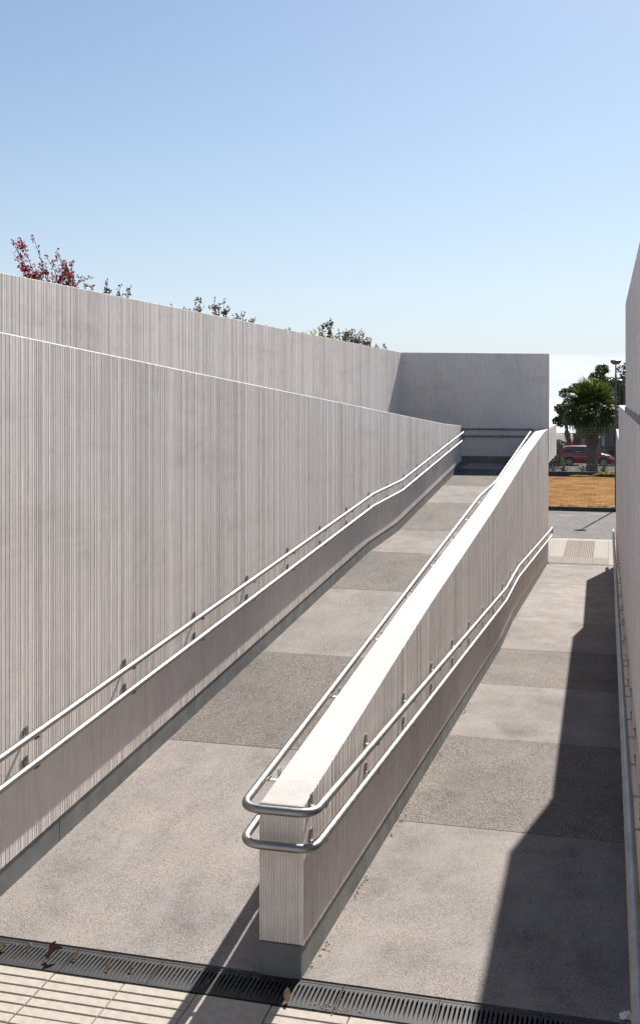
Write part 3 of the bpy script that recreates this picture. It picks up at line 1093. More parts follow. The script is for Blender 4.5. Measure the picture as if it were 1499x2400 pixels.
for i in range(520):
    th = rg.uniform(0, 6.283)
    z0 = rg.uniform(2.1, 3.9)
    r0 = 0.30 + 0.05 * rg.random()
    l_ = rg.uniform(0.5, 1.05)
    sp = rg.uniform(0.05, 0.55) * (z0 - 1.6) / 2.3
    ww = rg.uniform(0.012, 0.035)
    dx, dy = math.cos(th), math.sin(th)
    bx, by = px_ + dx * r0, py_ + dy * r0
    vs = []
    for u in (0, 0.4, 0.75, 1.0):
        ex = sp * math.sin(u * 2.2)
        k = ww * (1 - 0.8 * u)
        vs += [(bx + dx * ex - dy * k, by + dy * ex + dx * k, pz_ + z0 - l_ * u * u), (bx + dx * ex + dy * k, by + dy * ex - dx * k, pz_ + z0 - l_ * u * u)]
    mb.add(vs, [(0, 1, 3, 2), (2, 3, 5, 4), (4, 5, 7, 6)])
props(mb.build('dead_frond_skirt', M['deadfrond'], P), 'brown skirt of dead fronds hanging round the upper trunk', kind='stuff')
fm = [fan_frond(rg, 24, 0.95, 0.98, d).mesh('frond', M['frond']) for d in (0.15, 0.3, 0.5, 0.7)]
fd = [fan_frond(rg, 22, 0.75, 0.8, 1.0, 75).mesh('frond', M['deadfrond']) for _ in range(2)]
ctr = Vector((px_, py_, pz_ + 4.15))
N = 104
for i in range(N):
    u = i / (N - 1)
    el = R(86 - 160 * u ** 0.85) + rg.uniform(-0.12, 0.12)
    az = i * 2.39996 + rg.uniform(-0.2, 0.2)
    dead = el < R(-50) and rg.random() < 0.8
    me = rg.choice(fd) if dead else fm[0 if el > 0.9 else 1 if el > 0.35 else rg.choice((2, 3))]
    s = rg.uniform(0.88, 1.08) * (1.06 if el > -0.4 else 1.0)
    ob = inst(me, 'frond', P, ctr + Vector((0.1 * math.cos(az), 0.1 * math.sin(az), -0.35 * u)), (0, 0, 0), (s, s, s))
    q = Matrix.Rotation(az, 3, 'Z') @ Matrix.Rotation(-el, 3, 'Y') @ Matrix.Rotation(rg.uniform(-0.5, 0.5), 3, 'X')
    ob.rotation_euler = q.to_euler()


# ------------------------------------------------------------------ trees and shrubs behind
def leaf_cloud(mb, lumps, n, size, rg, inner=0.55, low=0.75):
    tot = sum(l[3] ** 2 for l in lumps)
    for (cx, cy, cz, r_) in lumps:
        k = int(n * r_ * r_ / tot)
        for _ in range(k):
            d = Vector((rg.gauss(0, 1), rg.gauss(0, 1), rg.gauss(0, 1)))
            if d.length < 1e-6: continue
            d.normalize()
            rr = r_ * (inner + (1 - inner) * rg.random() ** 0.5) * (1 + 0.12 * noise.noise(Vector((cx, cy, cz)) + d * 2.0))
            p = Vector((cx, cy, cz)) + Vector((d.x * rr, d.y * rr, d.z * rr * low))
            a = Vector((rg.gauss(0, 1), rg.gauss(0, 1), rg.gauss(0, 0.6))).normalized()
            nrm = (d + Vector((rg.gauss(0, 0.5), rg.gauss(0, 0.5), rg.gauss(0, 0.5)))).normalized()
            a = (a - nrm * a.dot(nrm)).normalized()
            b_ = nrm.cross(a)
            s = size * rg.uniform(0.6, 1.25)
            mb.add([p - a * s, p - b_ * s * 0.45 + nrm * s * 0.12, p + a * s, p + b_ * s * 0.45 + nrm * s * 0.12], [(0, 1, 2, 3)])


def tree(name, base, lumps, n, size, limbs, tr, label, cat, mat='foliage', seed=1, group=None):
    rg = random.Random(seed)
    T = thing(name, base, label, cat, group)
    mb = MB()
    b0 = Vector(base)
    fork = b0 + Vector((0, 0, limbs[0]))
    mb.tube([b0 - Vector((0, 0, 0.1)), b0 + (fork - b0) * 0.5 + Vector((0.05, 0, 0)), fork], [tr * 1.3, tr, tr * 0.85], 10)
    for l_ in lumps[::max(1, len(lumps) // limbs[1])]:
        e = Vector(l_[:3])
        mid = fork.lerp(e, 0.5) + Vector((0, 0, 0.25 * tr))
        mb.tube([fork - Vector((0, 0, 0.1)), mid, e], [tr * 0.6, tr * 0.35, tr * 0.1], 6)
    mb.build('trunk', M['bark'], T)
    mb = MB()
    leaf_cloud(mb, lumps, n, size, rg)
    mb.build('crown', M[mat], T)
    return T


rg = random.Random(77)
lumps = []
for i in range(74):
    d = Vector((rg.gauss(0, 1), rg.gauss(0, 1), rg.gauss(0, 1))).normalized()
    k = rg.uniform(0.60, 0.98)
    x, z = -0.75 + 4.35 * d.x * k, 3.1 + 2.75 * d.z * k
    if d.x < 0: z -= 0.42 * abs(x + 0.75)
    lumps.append((x, 108 + 3.3 * d.y * k, z, rg.uniform(0.5, 0.95)))
tree('round_tree', (-0.6, 108, -2.5), lumps, 26000, 0.15, (2.4, 9), 0.28, 'large dark green tree with a clumpy rounded crown behind the palm', 'tree', seed=5)
lumps = []
for i in range(46):
    a_, z_ = rg.uniform(0, 6.28), rg.random()
    lumps.append((2.1 + 1.9 * math.cos(a_) * rg.random() ** 0.5, 95 + 1.6 * math.sin(a_), 0.2 + 5.1 * z_, rg.uniform(0.5, 0.9)))
tree('side_tree', (2.4, 95, -2.4), lumps, 11000, 0.13, (2.0, 7), 0.22, 'dark tree behind the grey posts, cut off by the right wall', 'tree', seed=6)
lumps = [(-3.72 + rg.uniform(-0.5, 0.25), 88 + rg.uniform(-0.4, 0.4), -1.75 + 1.35 * rg.random(), rg.uniform(0.22, 0.38)) for _ in range(16)]
tree('oleander_bush', (-3.8, 88, -2.2), lumps, 3000, 0.07, (0.5, 5), 0.05, 'grey-green bush behind the rear end of the red car', 'bush', 'agave', 7)
lumps = [(-3.8 + rg.uniform(-1.4, 0.6), 79 + rg.uniform(-0.4, 0.4), -1.8 + 0.7 * rg.random(), rg.uniform(0.25, 0.4)) for _ in range(20)]
tree('dark_hedge', (-4.0, 79, -2.0), lumps, 3500, 0.07, (0.4, 5), 0.05, 'low dark hedge left of the red car by the parapet', 'hedge', 'foliage', 8)
lumps = [(0.05 + rg.uniform(-0.35, 0.6), 90 + rg.uniform(-0.3, 0.3), -1.6 + 0.6 * rg.random(), rg.uniform(0.15, 0.3)) for _ in range(14)]
T = tree('flowering_bush', (0.1, 90, -2.2), lumps, 2200, 0.06, (0.5, 4), 0.04, 'bush with red blossom behind the bonnet of the red car', 'bush', 'green_leaf', 9)
mb = MB()
leaf_cloud(mb, [(l[0], l[1] - 0.1, l[2] + 0.1, l[3]) for l in lumps[:6]], 160, 0.07, rg, 0.9)
mb.build('blossom', M['red_leaf'], T)

# dead shaggy trunks
T = thing('dead_yucca', (-2.85, 92, -2.25), 'brown shaggy dead stems standing behind the roof of the red car', 'dead plant')
for pts, rs in ((((-2.95, 92, -2.3), (-3.05, 92, -1.0), (-3.3, 92, -0.1), (-3.35, 92, 0.5), (-3.5, 92, 1.15)), (0.20, 0.16, 0.26, 0.12, 0.20)),
                (((-2.75, 92, -2.3), (-2.72, 92, -0.9), (-2.62, 92, -0.3), (-2.75, 92, 0.1)), (0.20, 0.13, 0.20, 0.08)),
                (((-2.6, 92.1, -2.3), (-2.5, 92.1, -0.9), (-2.36, 92.1, -0.2), (-2.30, 92.1, 0.5)), (0.22, 0.16, 0.24, 0.06))):
    mb = MB()
    P0 = fillet(pts, [0.3] * len(pts), 4)
    n = len(P0)
    rr = []
    for i in range(n):
        u = i / (n - 1) * (len(rs) - 1)
        k = min(int(u), len(rs) - 2)
        rr.append((rs[k] + (rs[k + 1] - rs[k]) * (u - k)) * rg.uniform(0.75, 1.2))
    mb.tube(P0, rr, 9)
    st = mb.build('stem', M['deadfrond'], T)
    mb = MB()
    for _ in range(160):
        i = rg.randrange(n)
        a = rg.uniform(0, 6.28)
        p = P0[i] + Vector((math.cos(a), math.sin(a), 0)) * rr[i]
        l_ = rg.uniform(0.15, 0.4)
        e = p + Vector((math.cos(a) * 0.10, math.sin(a) * 0.1, -l_))
        mb.add([p + Vector((-0.02, 0, 0)), p + Vector((0.02, 0, 0)), e], [(0, 1, 2)])
    props(mb.build('dead_leaves', M['deadfrond'], st), kind='stuff')


# agaves
def agave_mesh(seed, s=1.0):
    rg = random.Random(seed)
    mb = MB()
    for i in range(22):
        az = i * 2.4 + rg.uniform(-0.2, 0.2)
        el = R(80 - 62 * (i / 21.0)) + rg.uniform(-0.1, 0.1)
        l_ = s * rg.uniform(0.42, 0.6)
        dx, dy = math.cos(az), math.sin(az)
        vs = []
        for u, ww in ((0, 0.6), (0.3, 1.0), (0.7, 0.6), (1.0, 0.03)):
            hx, hz = l_ * u * math.cos(el + 0.25 * (1 - u)), l_ * u * math.sin(el) + 0.03
            k = 0.032 * s * ww
            vs += [(dx * hx - dy * k, dy * hx + dx * k, hz + 0.4 * k), (dx * hx, dy * hx, hz), (dx * hx + dy * k, dy * hx - dx * k, hz + 0.4 * k)]
        fs = []
        for q in range(3):
            A = 3 * q
            fs += [(A, A + 1, A + 4, A + 3), (A + 1, A + 2, A + 5, A + 4)]
        mb.add(vs, fs)
    return mb.mesh('agave', M['agave'])


for k, (x, y, z, s, lab) in enumerate(((-3.19, 66, -1.50, 0.95, 'spiky agave nearest the parapet, leftmost in the row behind the fence'),
                                       (-2.62, 66.2, -1.50, 1.15, 'agave in front of the rear wheel of the red car'),
                                       (-1.45, 65, -1.48, 1.15, 'pale agave just left of the palm trunk'),
                                       (-0.31, 66, -1.50, 1.25, 'tall agave right of the palm trunk under the front wheel'))):
    A = inst(agave_mesh(k + 1, 1.0), 'agave', None, (x, y, z), (0, 0, k * 1.3), (s, s, s * 1.15))
    props(A, lab, 'agave', 'agaves behind the fence')

# cut palm fronds lying at the fence
for (x, y, n, l_, a0, lab, sd_) in ((-0.16, 61.7, 17, 0.78, 90, 'yellow cut palm frond spread on the dry lawn right of the palm', 4), (-1.5, 62.0, 8, 0.5, 90, 'small green-yellow frond lying flat left of the palm base', 5)):
    rg = random.Random(sd_)
    mb = MB()
    for i in range(n):
        a = R(a0 - 80 + 160 * i / (n - 1))
        hgt = (0.20 if sd_ == 4 else 0.05)
        ll = l_ * rg.uniform(0.8, 1.15)
        vs = []
        for u, ww in ((0, 0.5), (0.35, 1), (0.7, 0.8), (1, 0.1)):
            k = 0.018 * ww
            q = Vector((x - math.cos(a) * ll * u * 1.25, y - 0.25 * u * math.sin(a), -1.31 + hgt * math.sin(min(1, u * 1.1) * math.pi) * (0.5 + 0.5 * math.sin(a)) + 0.012 + 0.10 * (1 - u) * (sd_ == 4)))
            vs += [q + Vector((0, -k, k)), q, q + Vector((0, k, -k * 0.5))]
        fs = []
        for q in range(3):
            A = 3 * q
            fs += [(A, A + 1, A + 4, A + 3), (A + 1, A + 2, A + 5, A + 4)]
        mb.add(vs, fs)
    props(mb.build('cut_frond', M['yellow_leaf']), lab, 'palm frond')

# sand heap
mb = MB()
n = 14
for j in range(n + 1):
    for i in range(n + 1):
        u, v_ = i / n * 2 - 1, j / n * 2 - 1
        r_ = math.hypot(u, v_)
        h_ = max(0, 1 - r_ ** 1.6) * 0.42 + 0.05 * noise.noise(Vector((u * 2, v_ * 2, 1)))
        mb.v.append((-1.55 + u * 1.0, 76.5 + v_ * 1.0, -1.93 + h_))
for j in range(n):
    for i in range(n):
        a = j * (n + 1) + i
        mb.f.append((a, a + 1, a + n + 2, a + n + 1))
ob = mb.build('sand_heap', M['sand'], smooth=True)
props(ob, 'low heap of brown sand between the red car and the palm trunk', 'sand heap')

# ------------------------------------------------------------------ red car
CX, CY, CZ = -1.62, 85.4, -2.14
C = thing('parked_car', (CX, CY, CZ), 'dark red estate car parked behind the palm trunk, facing right', 'car')


def Wc(x, y, z):
    return (CX + x, CY + y, CZ + z)


mb = MB()
# stations along the car: x, z bottom, z sill bulge, z belt, half width, bonnet height at centre
st = [(-2.00, 0.42, 0.62, 0.86, 0.68, 0.88), (-1.93, 0.28, 0.55, 0.93, 0.78, 0.95), (-1.6, 0.22, 0.55, 0.95, 0.83, 0.97), (-0.9, 0.20, 0.55, 0.95, 0.85, 0.97),
      (0.0, 0.20, 0.55, 0.94, 0.85, 0.97), (0.85, 0.20, 0.55, 0.92, 0.85, 0.97), (1.15, 0.21, 0.55, 0.88, 0.84, 0.93), (1.65, 0.22, 0.52, 0.78, 0.80, 0.83), (1.93, 0.26, 0.48, 0.66, 0.70, 0.69), (2.02, 0.34, 0.46, 0.56, 0.58, 0.57)]
for (x, zb, zs, zt, hw, zc) in st:
    mb.v += [Wc(x, 0, zb), Wc(x, -hw * 0.9, zb), Wc(x, -hw, zs), Wc(x, -hw * 0.985, (zs + zt) / 2 + 0.03), Wc(x, -hw * 0.93, zt), Wc(x, -hw * 0.6, zc), Wc(x, 0, zc + 0.015),
             Wc(x, hw * 0.6, zc), Wc(x, hw * 0.93, zt), Wc(x, hw * 0.985, (zs + zt) / 2 + 0.03), Wc(x, hw, zs), Wc(x, hw * 0.9, zb)]
for i in range(len(st) - 1):
    for q in range(12):
        r2 = (q + 1) % 12
        mb.f.append((12 * i + q, 12 * i + r2, 12 * i + 12 + r2, 12 * i + 12 + q))
mb.f.append(tuple(range(12)))
mb.f.append(tuple(12 * (len(st) - 1) + q for q in range(12)))
# greenhouse
gh = [(-1.96, 0.93, 0.70), (-1.72, 1.36, 0.60), (-1.45, 1.44, 0.58), (-0.2, 1.47, 0.58), (0.25, 1.42, 0.57), (1.08, 0.95, 0.70)]
k0 = len(mb.v)
for (x, z, hw) in gh:
    mb.v += [Wc(x, -hw, z), Wc(x, -hw * 0.7, z + 0.035), Wc(x, hw * 0.7, z + 0.035), Wc(x, hw, z), Wc(x, 0.76, 0.93), Wc(x, -0.76, 0.93)]
for i in range(len(gh) - 1):
    for q in range(6):
        r2 = (q + 1) % 6
        mb.f.append((k0 + 6 * i + q, k0 + 6 * i + r2, k0 + 6 * i + 6 + r2, k0 + 6 * i + 6 + q))
body = mb.build('body', M['red_paint'], C)
auto_smooth(body, 30)
for sy in (-1, 1):
    for poly in (((-1.66, 1.0), (-1.48, 1.33), (-0.95, 1.36), (-0.95, 1.0)), ((-0.90, 1.0), (-0.90, 1.36), (-0.12, 1.38), (-0.12, 1.0)), ((-0.06, 1.0), (-0.06, 1.38), (0.22, 1.34), (0.82, 1.0))):
        mb = MB()
        vs = []
        for (x, z) in poly:
            hw = 0.765 - (z - 0.93) * 0.34
            vs.append(Wc(x, sy * (hw + 0.012), z))
        for (x, z) in poly:
            hw = 0.765 - (z - 0.93) * 0.34
            vs.append(Wc(x, sy * (hw - 0.02), z))
        mb.add(vs, [(0, 1, 2, 3), (7, 6, 5, 4), (0, 4, 5, 1), (1, 5, 6, 2), (2, 6, 7, 3), (3, 7, 4, 0)])
        mb.build('side_window', M['glass'], C)
    for x in (-1.27, 1.24):
        mb = MB(); mb.tube([Wc(x, sy * 0.60, 0.36), Wc(x, sy * 0.856, 0.36)], 0.36, 22)
        mb.build('wheel_arch', M['black_trim'], C)
        wh = bpy.data.objects.new('wheel', None)
        wh.empty_display_size = 0.1
        link(wh, C, Wc(x, sy * 0.84, 0.31))
        mb = MB(); mb.tube([Wc(x, sy * 0.68, 0.31), Wc(x, sy * 0.865, 0.31)], 0.31, 26); mb.build('tyre', M['tyre'], wh)
        mb = MB()
        mb.tube([Wc(x, sy * 0.862, 0.31), Wc(x, sy * 0.870, 0.31)], 0.065, 12)
        for q in range(7):
            a = 2 * math.pi * q / 7
            e = Vector(Wc(x + 0.205 * math.cos(a), sy * 0.869, 0.31 + 0.205 * math.sin(a)))
            mb.tube([Wc(x, sy * 0.869, 0.31), e], [0.026, 0.042], 6)
        ringp = [Wc(x + 0.212 * math.cos(2 * math.pi * q / 24), sy * 0.867, 0.31 + 0.212 * math.sin(2 * math.pi * q / 24)) for q in range(25)]
        mb.tube(ringp, 0.014, 6, False)
        mb.build('rim', M['alloy'], wh)
    mb = MB(); mb.cbox(*sorted((CX + 0.70, CX + 0.86)), *sorted((CY + sy * 0.80, CY + sy * 0.97)), CZ + 0.93, CZ + 1.05, 0.03)
    mb.build('door_mirror', M['red_paint'], C)
    mb = MB(); mb.add([Wc(1.66, sy * 0.815, 0.60), Wc(1.95, sy * 0.70, 0.56), Wc(1.93, sy * 0.69, 0.67), Wc(1.62, sy * 0.79, 0.74), Wc(1.66, sy * 0.70, 0.60), Wc(1.95, sy * 0.6, 0.56), Wc(1.93, sy * 0.6, 0.67), Wc(1.62, sy * 0.7, 0.74)],
                      [(0, 1, 2, 3), (4, 7, 6, 5), (0, 4, 5, 1), (1, 5, 6, 2), (2, 6, 7, 3), (3, 7, 4, 0)])
    mb.build('headlight', M['headlight'], C)
    mb = MB(); mb.box(CX - 2.0, CX - 1.90, *sorted((CY + sy * 0.58, CY + sy * 0.785)), CZ + 0.72, CZ + 1.02); mb.build('tail_light', M['taillight'], C)
    for x in (-0.2, -1.02):
        mb = MB(); mb.box(CX + x - 0.09, CX + x + 0.09, *sorted((CY + sy * 0.84, CY + sy * 0.862)), CZ + 0.80, CZ + 0.83); mb.build('door_handle', M['red_paint'], C)
    mb = MB(); mb.box(CX - 1.0, CX + 0.9, *sorted((CY + sy * 0.846, CY + sy * 0.858)), CZ + 0.24, CZ + 0.33); mb.build('sill_trim', M['black_trim'], C)
for pl, nm in ((((-1.945, -0.62, 1.0), (-1.945, 0.62, 1.0), (-1.76, 0.52, 1.32), (-1.76, -0.52, 1.32)), 'rear_window'), (((1.0, -0.66, 1.02), (1.0, 0.66, 1.02), (0.36, 0.52, 1.40), (0.36, -0.52, 1.40)), 'windscreen')):
    dx = -0.02 if nm == 'rear_window' else 0.03
    mb = MB(); mb.add([Wc(a + dx, b_, c_ + 0.012) for a, b_, c_ in pl] + [Wc(a, b_, c_ - 0.02) for a, b_, c_ in pl], [(0, 1, 2, 3), (7, 6, 5, 4), (0, 4, 5, 1), (1, 5, 6, 2), (2, 6, 7, 3), (3, 7, 4, 0)])
    mb.build(nm, M['glass'], C)
mb = MB(); mb.box(CX - 0.84, CX - 0.42, CY - 0.772, CY - 0.764, CZ + 1.055, CZ + 1.085); mb.build('sticker', M['paper'], C)
mb = MB(); mb.box(CX - 2.04, CX - 1.9, CY - 0.7, CY + 0.7, CZ + 0.36, CZ + 0.46); mb.build('bumper', M['black_trim'], C)
mb = MB(); mb.box(CX + 1.9, CX + 2.05, CY - 0.55, CY + 0.55, CZ + 0.32, CZ + 0.42); mb.build('bumper', M['black_trim'], C)

# ------------------------------------------------------------------ buildings behind
B = thing('low_house', (-5.2, 119, -2.6), 'low white house with brown eaves behind the red car, far left of the gap', 'house')
mb = MB(); mb.box(-9.5, -2.6, 119, 126, -2.8, -1.6); mb.build('wall', M['white_render'], B)
mb = MB(); mb.add([(-10, 118.4, -1.15), (-2.3, 118.4, -2.15), (-2.3, 127, -2.15), (-10, 127, -1.15), (-10, 118.4, -1.0), (-2.3, 118.4, -1.95), (-2.3, 127, -1.95), (-10, 127, -1.0)],
                  [(0, 1, 5, 4), (4, 5, 6, 7), (1, 2, 6, 5), (3, 2, 1, 0), (3, 7, 6, 2), (0, 4, 7, 3)])
mb.build('eaves', M['roof_brown'], B)
mb = MB(); mb.add([(-10, 119.0, -0.99), (-2.3, 119.0, -1.93), (-2.3, 127, -1.2), (-10, 127, -1.0), (-10, 119.0, -1.25), (-10, 121, -0.82), (-2.0, 121, -0.95)], [(0, 1, 6, 5), (5, 6, 2, 3)])
mb.build('roof', M['roof_cream'], B)
mb = MB(); mb.box(-10, -3.0, 121.2, 124, -1.1, -0.86); mb.build('parapet_band', M['roof_grey'], B)
for x in (-6.3, -4.6):
    mb = MB(); mb.box(x, x + 0.8, 118.93, 119.02, -2.5, -1.9)
    wn = mb.build('window', M['white_render'], B)
    mb = MB(); mb.box(x + 0.08, x + 0.72, 118.92, 118.929, -2.42, -1.98); mb.build('pane', M['window'], wn)

B = thing('block_building', (-2.2, 106, -2.4), 'pale block wall with a green box on it, left of the palm trunk', 'building')
mb = MB(); mb.box(-3.0, 0.4, 105, 108, -2.6, -0.93); mb.build('wall', M['pale_block'], B)
mb = MB(); mb.box(-3.05, 0.45, 104.95, 108.05, -0.93, -0.85); mb.build('coping', M['white_render'], B)
mb = MB(); mb.cbox(-2.95, -2.05, 105.2, 106.4, -0.85, -0.22, 0.02); mb.build('green_box', M['green_box'], B)
mb = MB(); mb.box(-3.0, -2.1, 106.6, 107.6, -0.85, 0.12); mb.build('chimney', M['grey_render'], B)

B = thing('grey_building', (0.9, 101, -2.4), 'dark grey building in shade to the right of the palm trunk', 'building')
mb = MB()
mb.add([(-0.75, 101, -2.6), (3.5, 101, -2.6), (3.5, 101, 0.75), (0.3, 101, 0.45), (-0.75, 101, -0.1), (-0.75, 106, -2.6), (3.5, 106, -2.6), (3.5, 106, 0.75), (0.3, 106, 0.45), (-0.75, 106, -0.1)],
       [(0, 1, 2, 3, 4), (9, 8, 7, 6, 5), (0, 4, 9, 5), (4, 3, 8, 9), (3, 2, 7, 8), (2, 1, 6, 7)])
mb.build('wall', M['grey_render'], B)
mb = MB(); mb.box(-0.62, -0.40, 100.95, 100.995, -1.35, -0.3); mb.build('white_panel', M['white_render'], B)
mb = MB(); mb.box(0.4, 1.0, 100.95, 100.995, -1.1, -0.3); mb.build('window', M['window'], B)


# ------------------------------------------------------------------ shrubs over the planter wall
def shrub(name, y0, y1, ztip, nst, leafmat, label, cat='shrub', seed=1, leaf=0.028, dens=34, lean=-0.3, spread=0.25, x0=-5.95, height=None, group='shrubs above the planter wall'):
    rg = random.Random(seed)
    zb = 3.9
    T = thing(name, (x0, (y0 + y1) / 2, zb), label, cat, group)
    ms_, ml = MB(), MB()
    for i in range(nst):
        yb = y0 + (y1 - y0) * (i + rg.random()) / nst
        zt = ztip((yb - y0) / max(1e-3, (y1 - y0))) + rg.choice((rg.uniform(-0.26, -0.05), rg.uniform(-0.12, 0.03)))
        xb = x0 + rg.uniform(-spread, 0.12)
        base = Vector((xb, yb - lean * 0.3, zb))
        tip = Vector((xb + rg.uniform(-0.1, 0.12), yb + lean * 0.4 + rg.uniform(-0.05, 0.05), zt))
        mid = base.lerp(tip, 0.5) + Vector((0, -lean * 0.10 + rg.uniform(-0.04, 0.04), 0.02))
        pts = []
        for k in range(9):
            u = k / 8
            pts.append(base * (1 - u) ** 2 + mid * 2 * u * (1 - u) + tip * u * u + Vector((rg.uniform(-1, 1), rg.uniform(-1, 1), 0)) * 0.008)
        ms_.tube(pts, [0.006 - 0.0005 * k for k in range(9)], 5)
        Ln = (tip - base).length
        twigs = [(pts, 1.0)]
        for _ in range(rg.randrange(2, 6)):
            k = rg.randrange(3, 8)
            a = rg.uniform(0, 6.28)
            e = pts[k] + Vector((math.cos(a) * 0.06, math.sin(a) * 0.17, rg.uniform(0.03, 0.14)))
            e.z = min(e.z, zt)
            m_ = pts[k].lerp(e, 0.5) + Vector((0, 0, -0.01))
            ms_.tube([pts[k], m_, e], [0.003, 0.0025, 0.0015], 4)
            twigs.append(([pts[k], m_, e], 0.35))
        for tw, wt in twigs:
            for _ in range(int(dens * wt * Ln * 1.6)):
                u = rg.uniform(0.15, 1.0) ** 0.8 * (len(tw) - 1)
                k = min(int(u), len(tw) - 2)
                p = tw[k].lerp(tw[k + 1], u - k)
                if p.z < 4.08: continue
                a = Vector((rg.gauss(0, 1), rg.gauss(0, 1), rg.gauss(0.2, 0.8))).normalized()
                nr = Vector((rg.gauss(0, 1), rg.gauss(0, 1), rg.gauss(0, 1))).normalized()
                nr = (nr - a * nr.dot(a)).normalized()
                b_ = a.cross(nr)
                s = leaf * rg.uniform(0.55, 1.3)
                q = p + a * s * 0.25
                ml.add([q, q + a * s * 0.5 + b_ * s * 0.34 + nr * s * 0.1, q + a * s * 1.15, q + a * s * 0.5 - b_ * s * 0.34 + nr * s * 0.1], [(0, 1, 2, 3)])
    ms_.build('stems', M['stem'], T)
    ml.build('leaves', M[leafmat], T)
    return T


lin = lambda a, c: (lambda u: a + (c - a) * u)
shrub('red_shrub', 10.68, 11.35, lin(4.80, 4.66), 11, 'red_leaf', 'tall bright crimson shrub arching over the wall at the left edge', seed=2, leaf=0.032, dens=34, lean=-0.85)
shrub('rust_shrub', 11.05, 11.75, lin(4.62, 4.50), 11, 'rust_leaf', 'rust-brown and red shrub just right of the crimson one', seed=3, leaf=0.032, dens=32, lean=-0.05)
shrub('green_shrub', 11.76, 11.96, lin(4.40, 4.46), 5, 'green_leaf', 'small dark green shrub at the right end of the red ones', seed=4, leaf=0.036, dens=60, lean=0.02)
shrub('brown_shrub', 12.32, 12.72, lin(4.54, 4.52), 5, 'brown_leaf', 'isolated small brown shrub right of the red and green group', seed=5, leaf=0.036, dens=48, lean=0.35)
shrub('sprig', 13.4, 13.85, lin(4.30, 4.37), 3, 'brown_leaf', 'tiny dark sprig barely showing above the wall', seed=6, leaf=0.03, dens=34, lean=0.05)
shrub('sparse_shrub', 14.6, 15.8, lambda u: 4.34 + 0.08 * math.sin(math.pi * u), 7, 'brown_leaf', 'sparse dark twigs above the wall, left of the wide brown shrub', seed=7, leaf=0.038, dens=30, lean=-0.05)
shrub('wide_brown_shrub', 15.95, 18.2, lambda u: 4.44 if u > 0.35 else 4.62, 20, 'brown_leaf', 'wide dry brown shrub with one tall sprig, midway along the wall', seed=8, leaf=0.040, dens=28, lean=-0.1)
shrub('dry_stalk', 18.4, 18.65, lin(4.50, 4.48), 3, 'dry_leaf', 'pale dry stalk at the right end of the wide brown shrub', seed=9, leaf=0.04, dens=30, lean=0.0)
shrub('low_greenery', 19.2, 21.3, lin(4.36, 4.38), 10, 'green_leaf', 'very low green growth just above the wall', seed=10, leaf=0.04, dens=26, lean=0.05)
shrub('yellow_shrub', 21.4, 23.3, lin(4.42, 4.46), 20, 'yellow_leaf', 'low yellow-green shrub left of the upright brown spike', seed=12, leaf=0.045, dens=22, lean=0.05)
shrub('upright_spike', 23.3, 23.6, lin(4.86, 4.70), 4, 'brown_leaf', 'upright brown spike rising from the low growth', seed=13, leaf=0.05, dens=48, lean=-0.03)
shrub('brown_thicket', 24.6, 28.3, lambda u: 4.58 + 0.13 * math.sin(math.pi * min(1, u * 1.3)), 34, 'brown_leaf', 'dry brown thicket nearest the end wall', seed=14, leaf=0.048, dens=27, lean=-0.1)
T = shrub('rust_trailer', 28.5, 29.6, lin(4.60, 4.36), 7, 'rust_leaf', 'last rust-brown sprigs beside the corner with the end wall', seed=15, leaf=0.055, dens=34, lean=0.1)
# grass tuft at far left
T = thing('grass_tuft', (-5.85, 9.9, 3.9), 'thin green grass blades poking over the wall at the left edge', 'grass tuft')
mb = MB()
rg = random.Random(4)
for i in range(34):
    y = rg.choice((rg.uniform(9.7, 9.95), rg.uniform(10.0, 10.22), rg.uniform(9.3, 9.7)))
    a, h_ = rg.uniform(-0.5, 0.5), rg.uniform(0.28, 0.44)
    p = Vector((-5.85 + rg.uniform(-0.08, 0.05), y, 3.9))
    vs = []
    for u in (0, 0.5, 0.8, 1.0):
        c_ = p + Vector((0.02 * u, a * 0.30 * u * u, h_ * u))
        k = 0.004 * (1 - u * 0.9)
        vs += [c_ + Vector((0, -k, 0)), c_ + Vector((0, k, 0))]
    mb.add(vs, [(0, 1, 3, 2), (2, 3, 5, 4), (4, 5, 7, 6)])
mb.build('blades', M['green_leaf'], T)


# ------------------------------------------------------------------ dry leaves and litter
def curled_leaf(x, y, z, s, rz, tilt, curl, label, seed, mat='dry_leaf'):
    rg = random.Random(seed)
    mb = MB()
    nu, nv = 7, 5
    rot = Matrix.Rotation(rz, 3, 'Z') @ Matrix.Rotation(-tilt, 3, 'Y')
    for i in range(nu):
        u = i / (nu - 1)
        wd = math.sin(math.pi * min(0.97, u * 0.9 + 0.06)) ** 0.8 * 0.36
        for j in range(nv):
            v_ = j / (nv - 1) * 2 - 1
            q = Vector((u, wd * v_ * (1 - 0.3 * curl), curl * wd * v_ * v_ * 0.9 + 0.22 * curl * math.sin(u * 3) + 0.02 * rg.random())) * s
            q = rot @ q
            mb.v.append((x + q.x, y + q.y, z + q.z))
    for i in range(nu - 1):
        for j in range(nv - 1):
            a = i * nv + j
            mb.f.append((a, a + 1, a + nv + 1, a + nv))
    ob = mb.build('dry_leaf', M[mat], origin=(x, y, z), smooth=True)
    return props(ob, label, 'leaf', 'dry leaves on the drain grate')


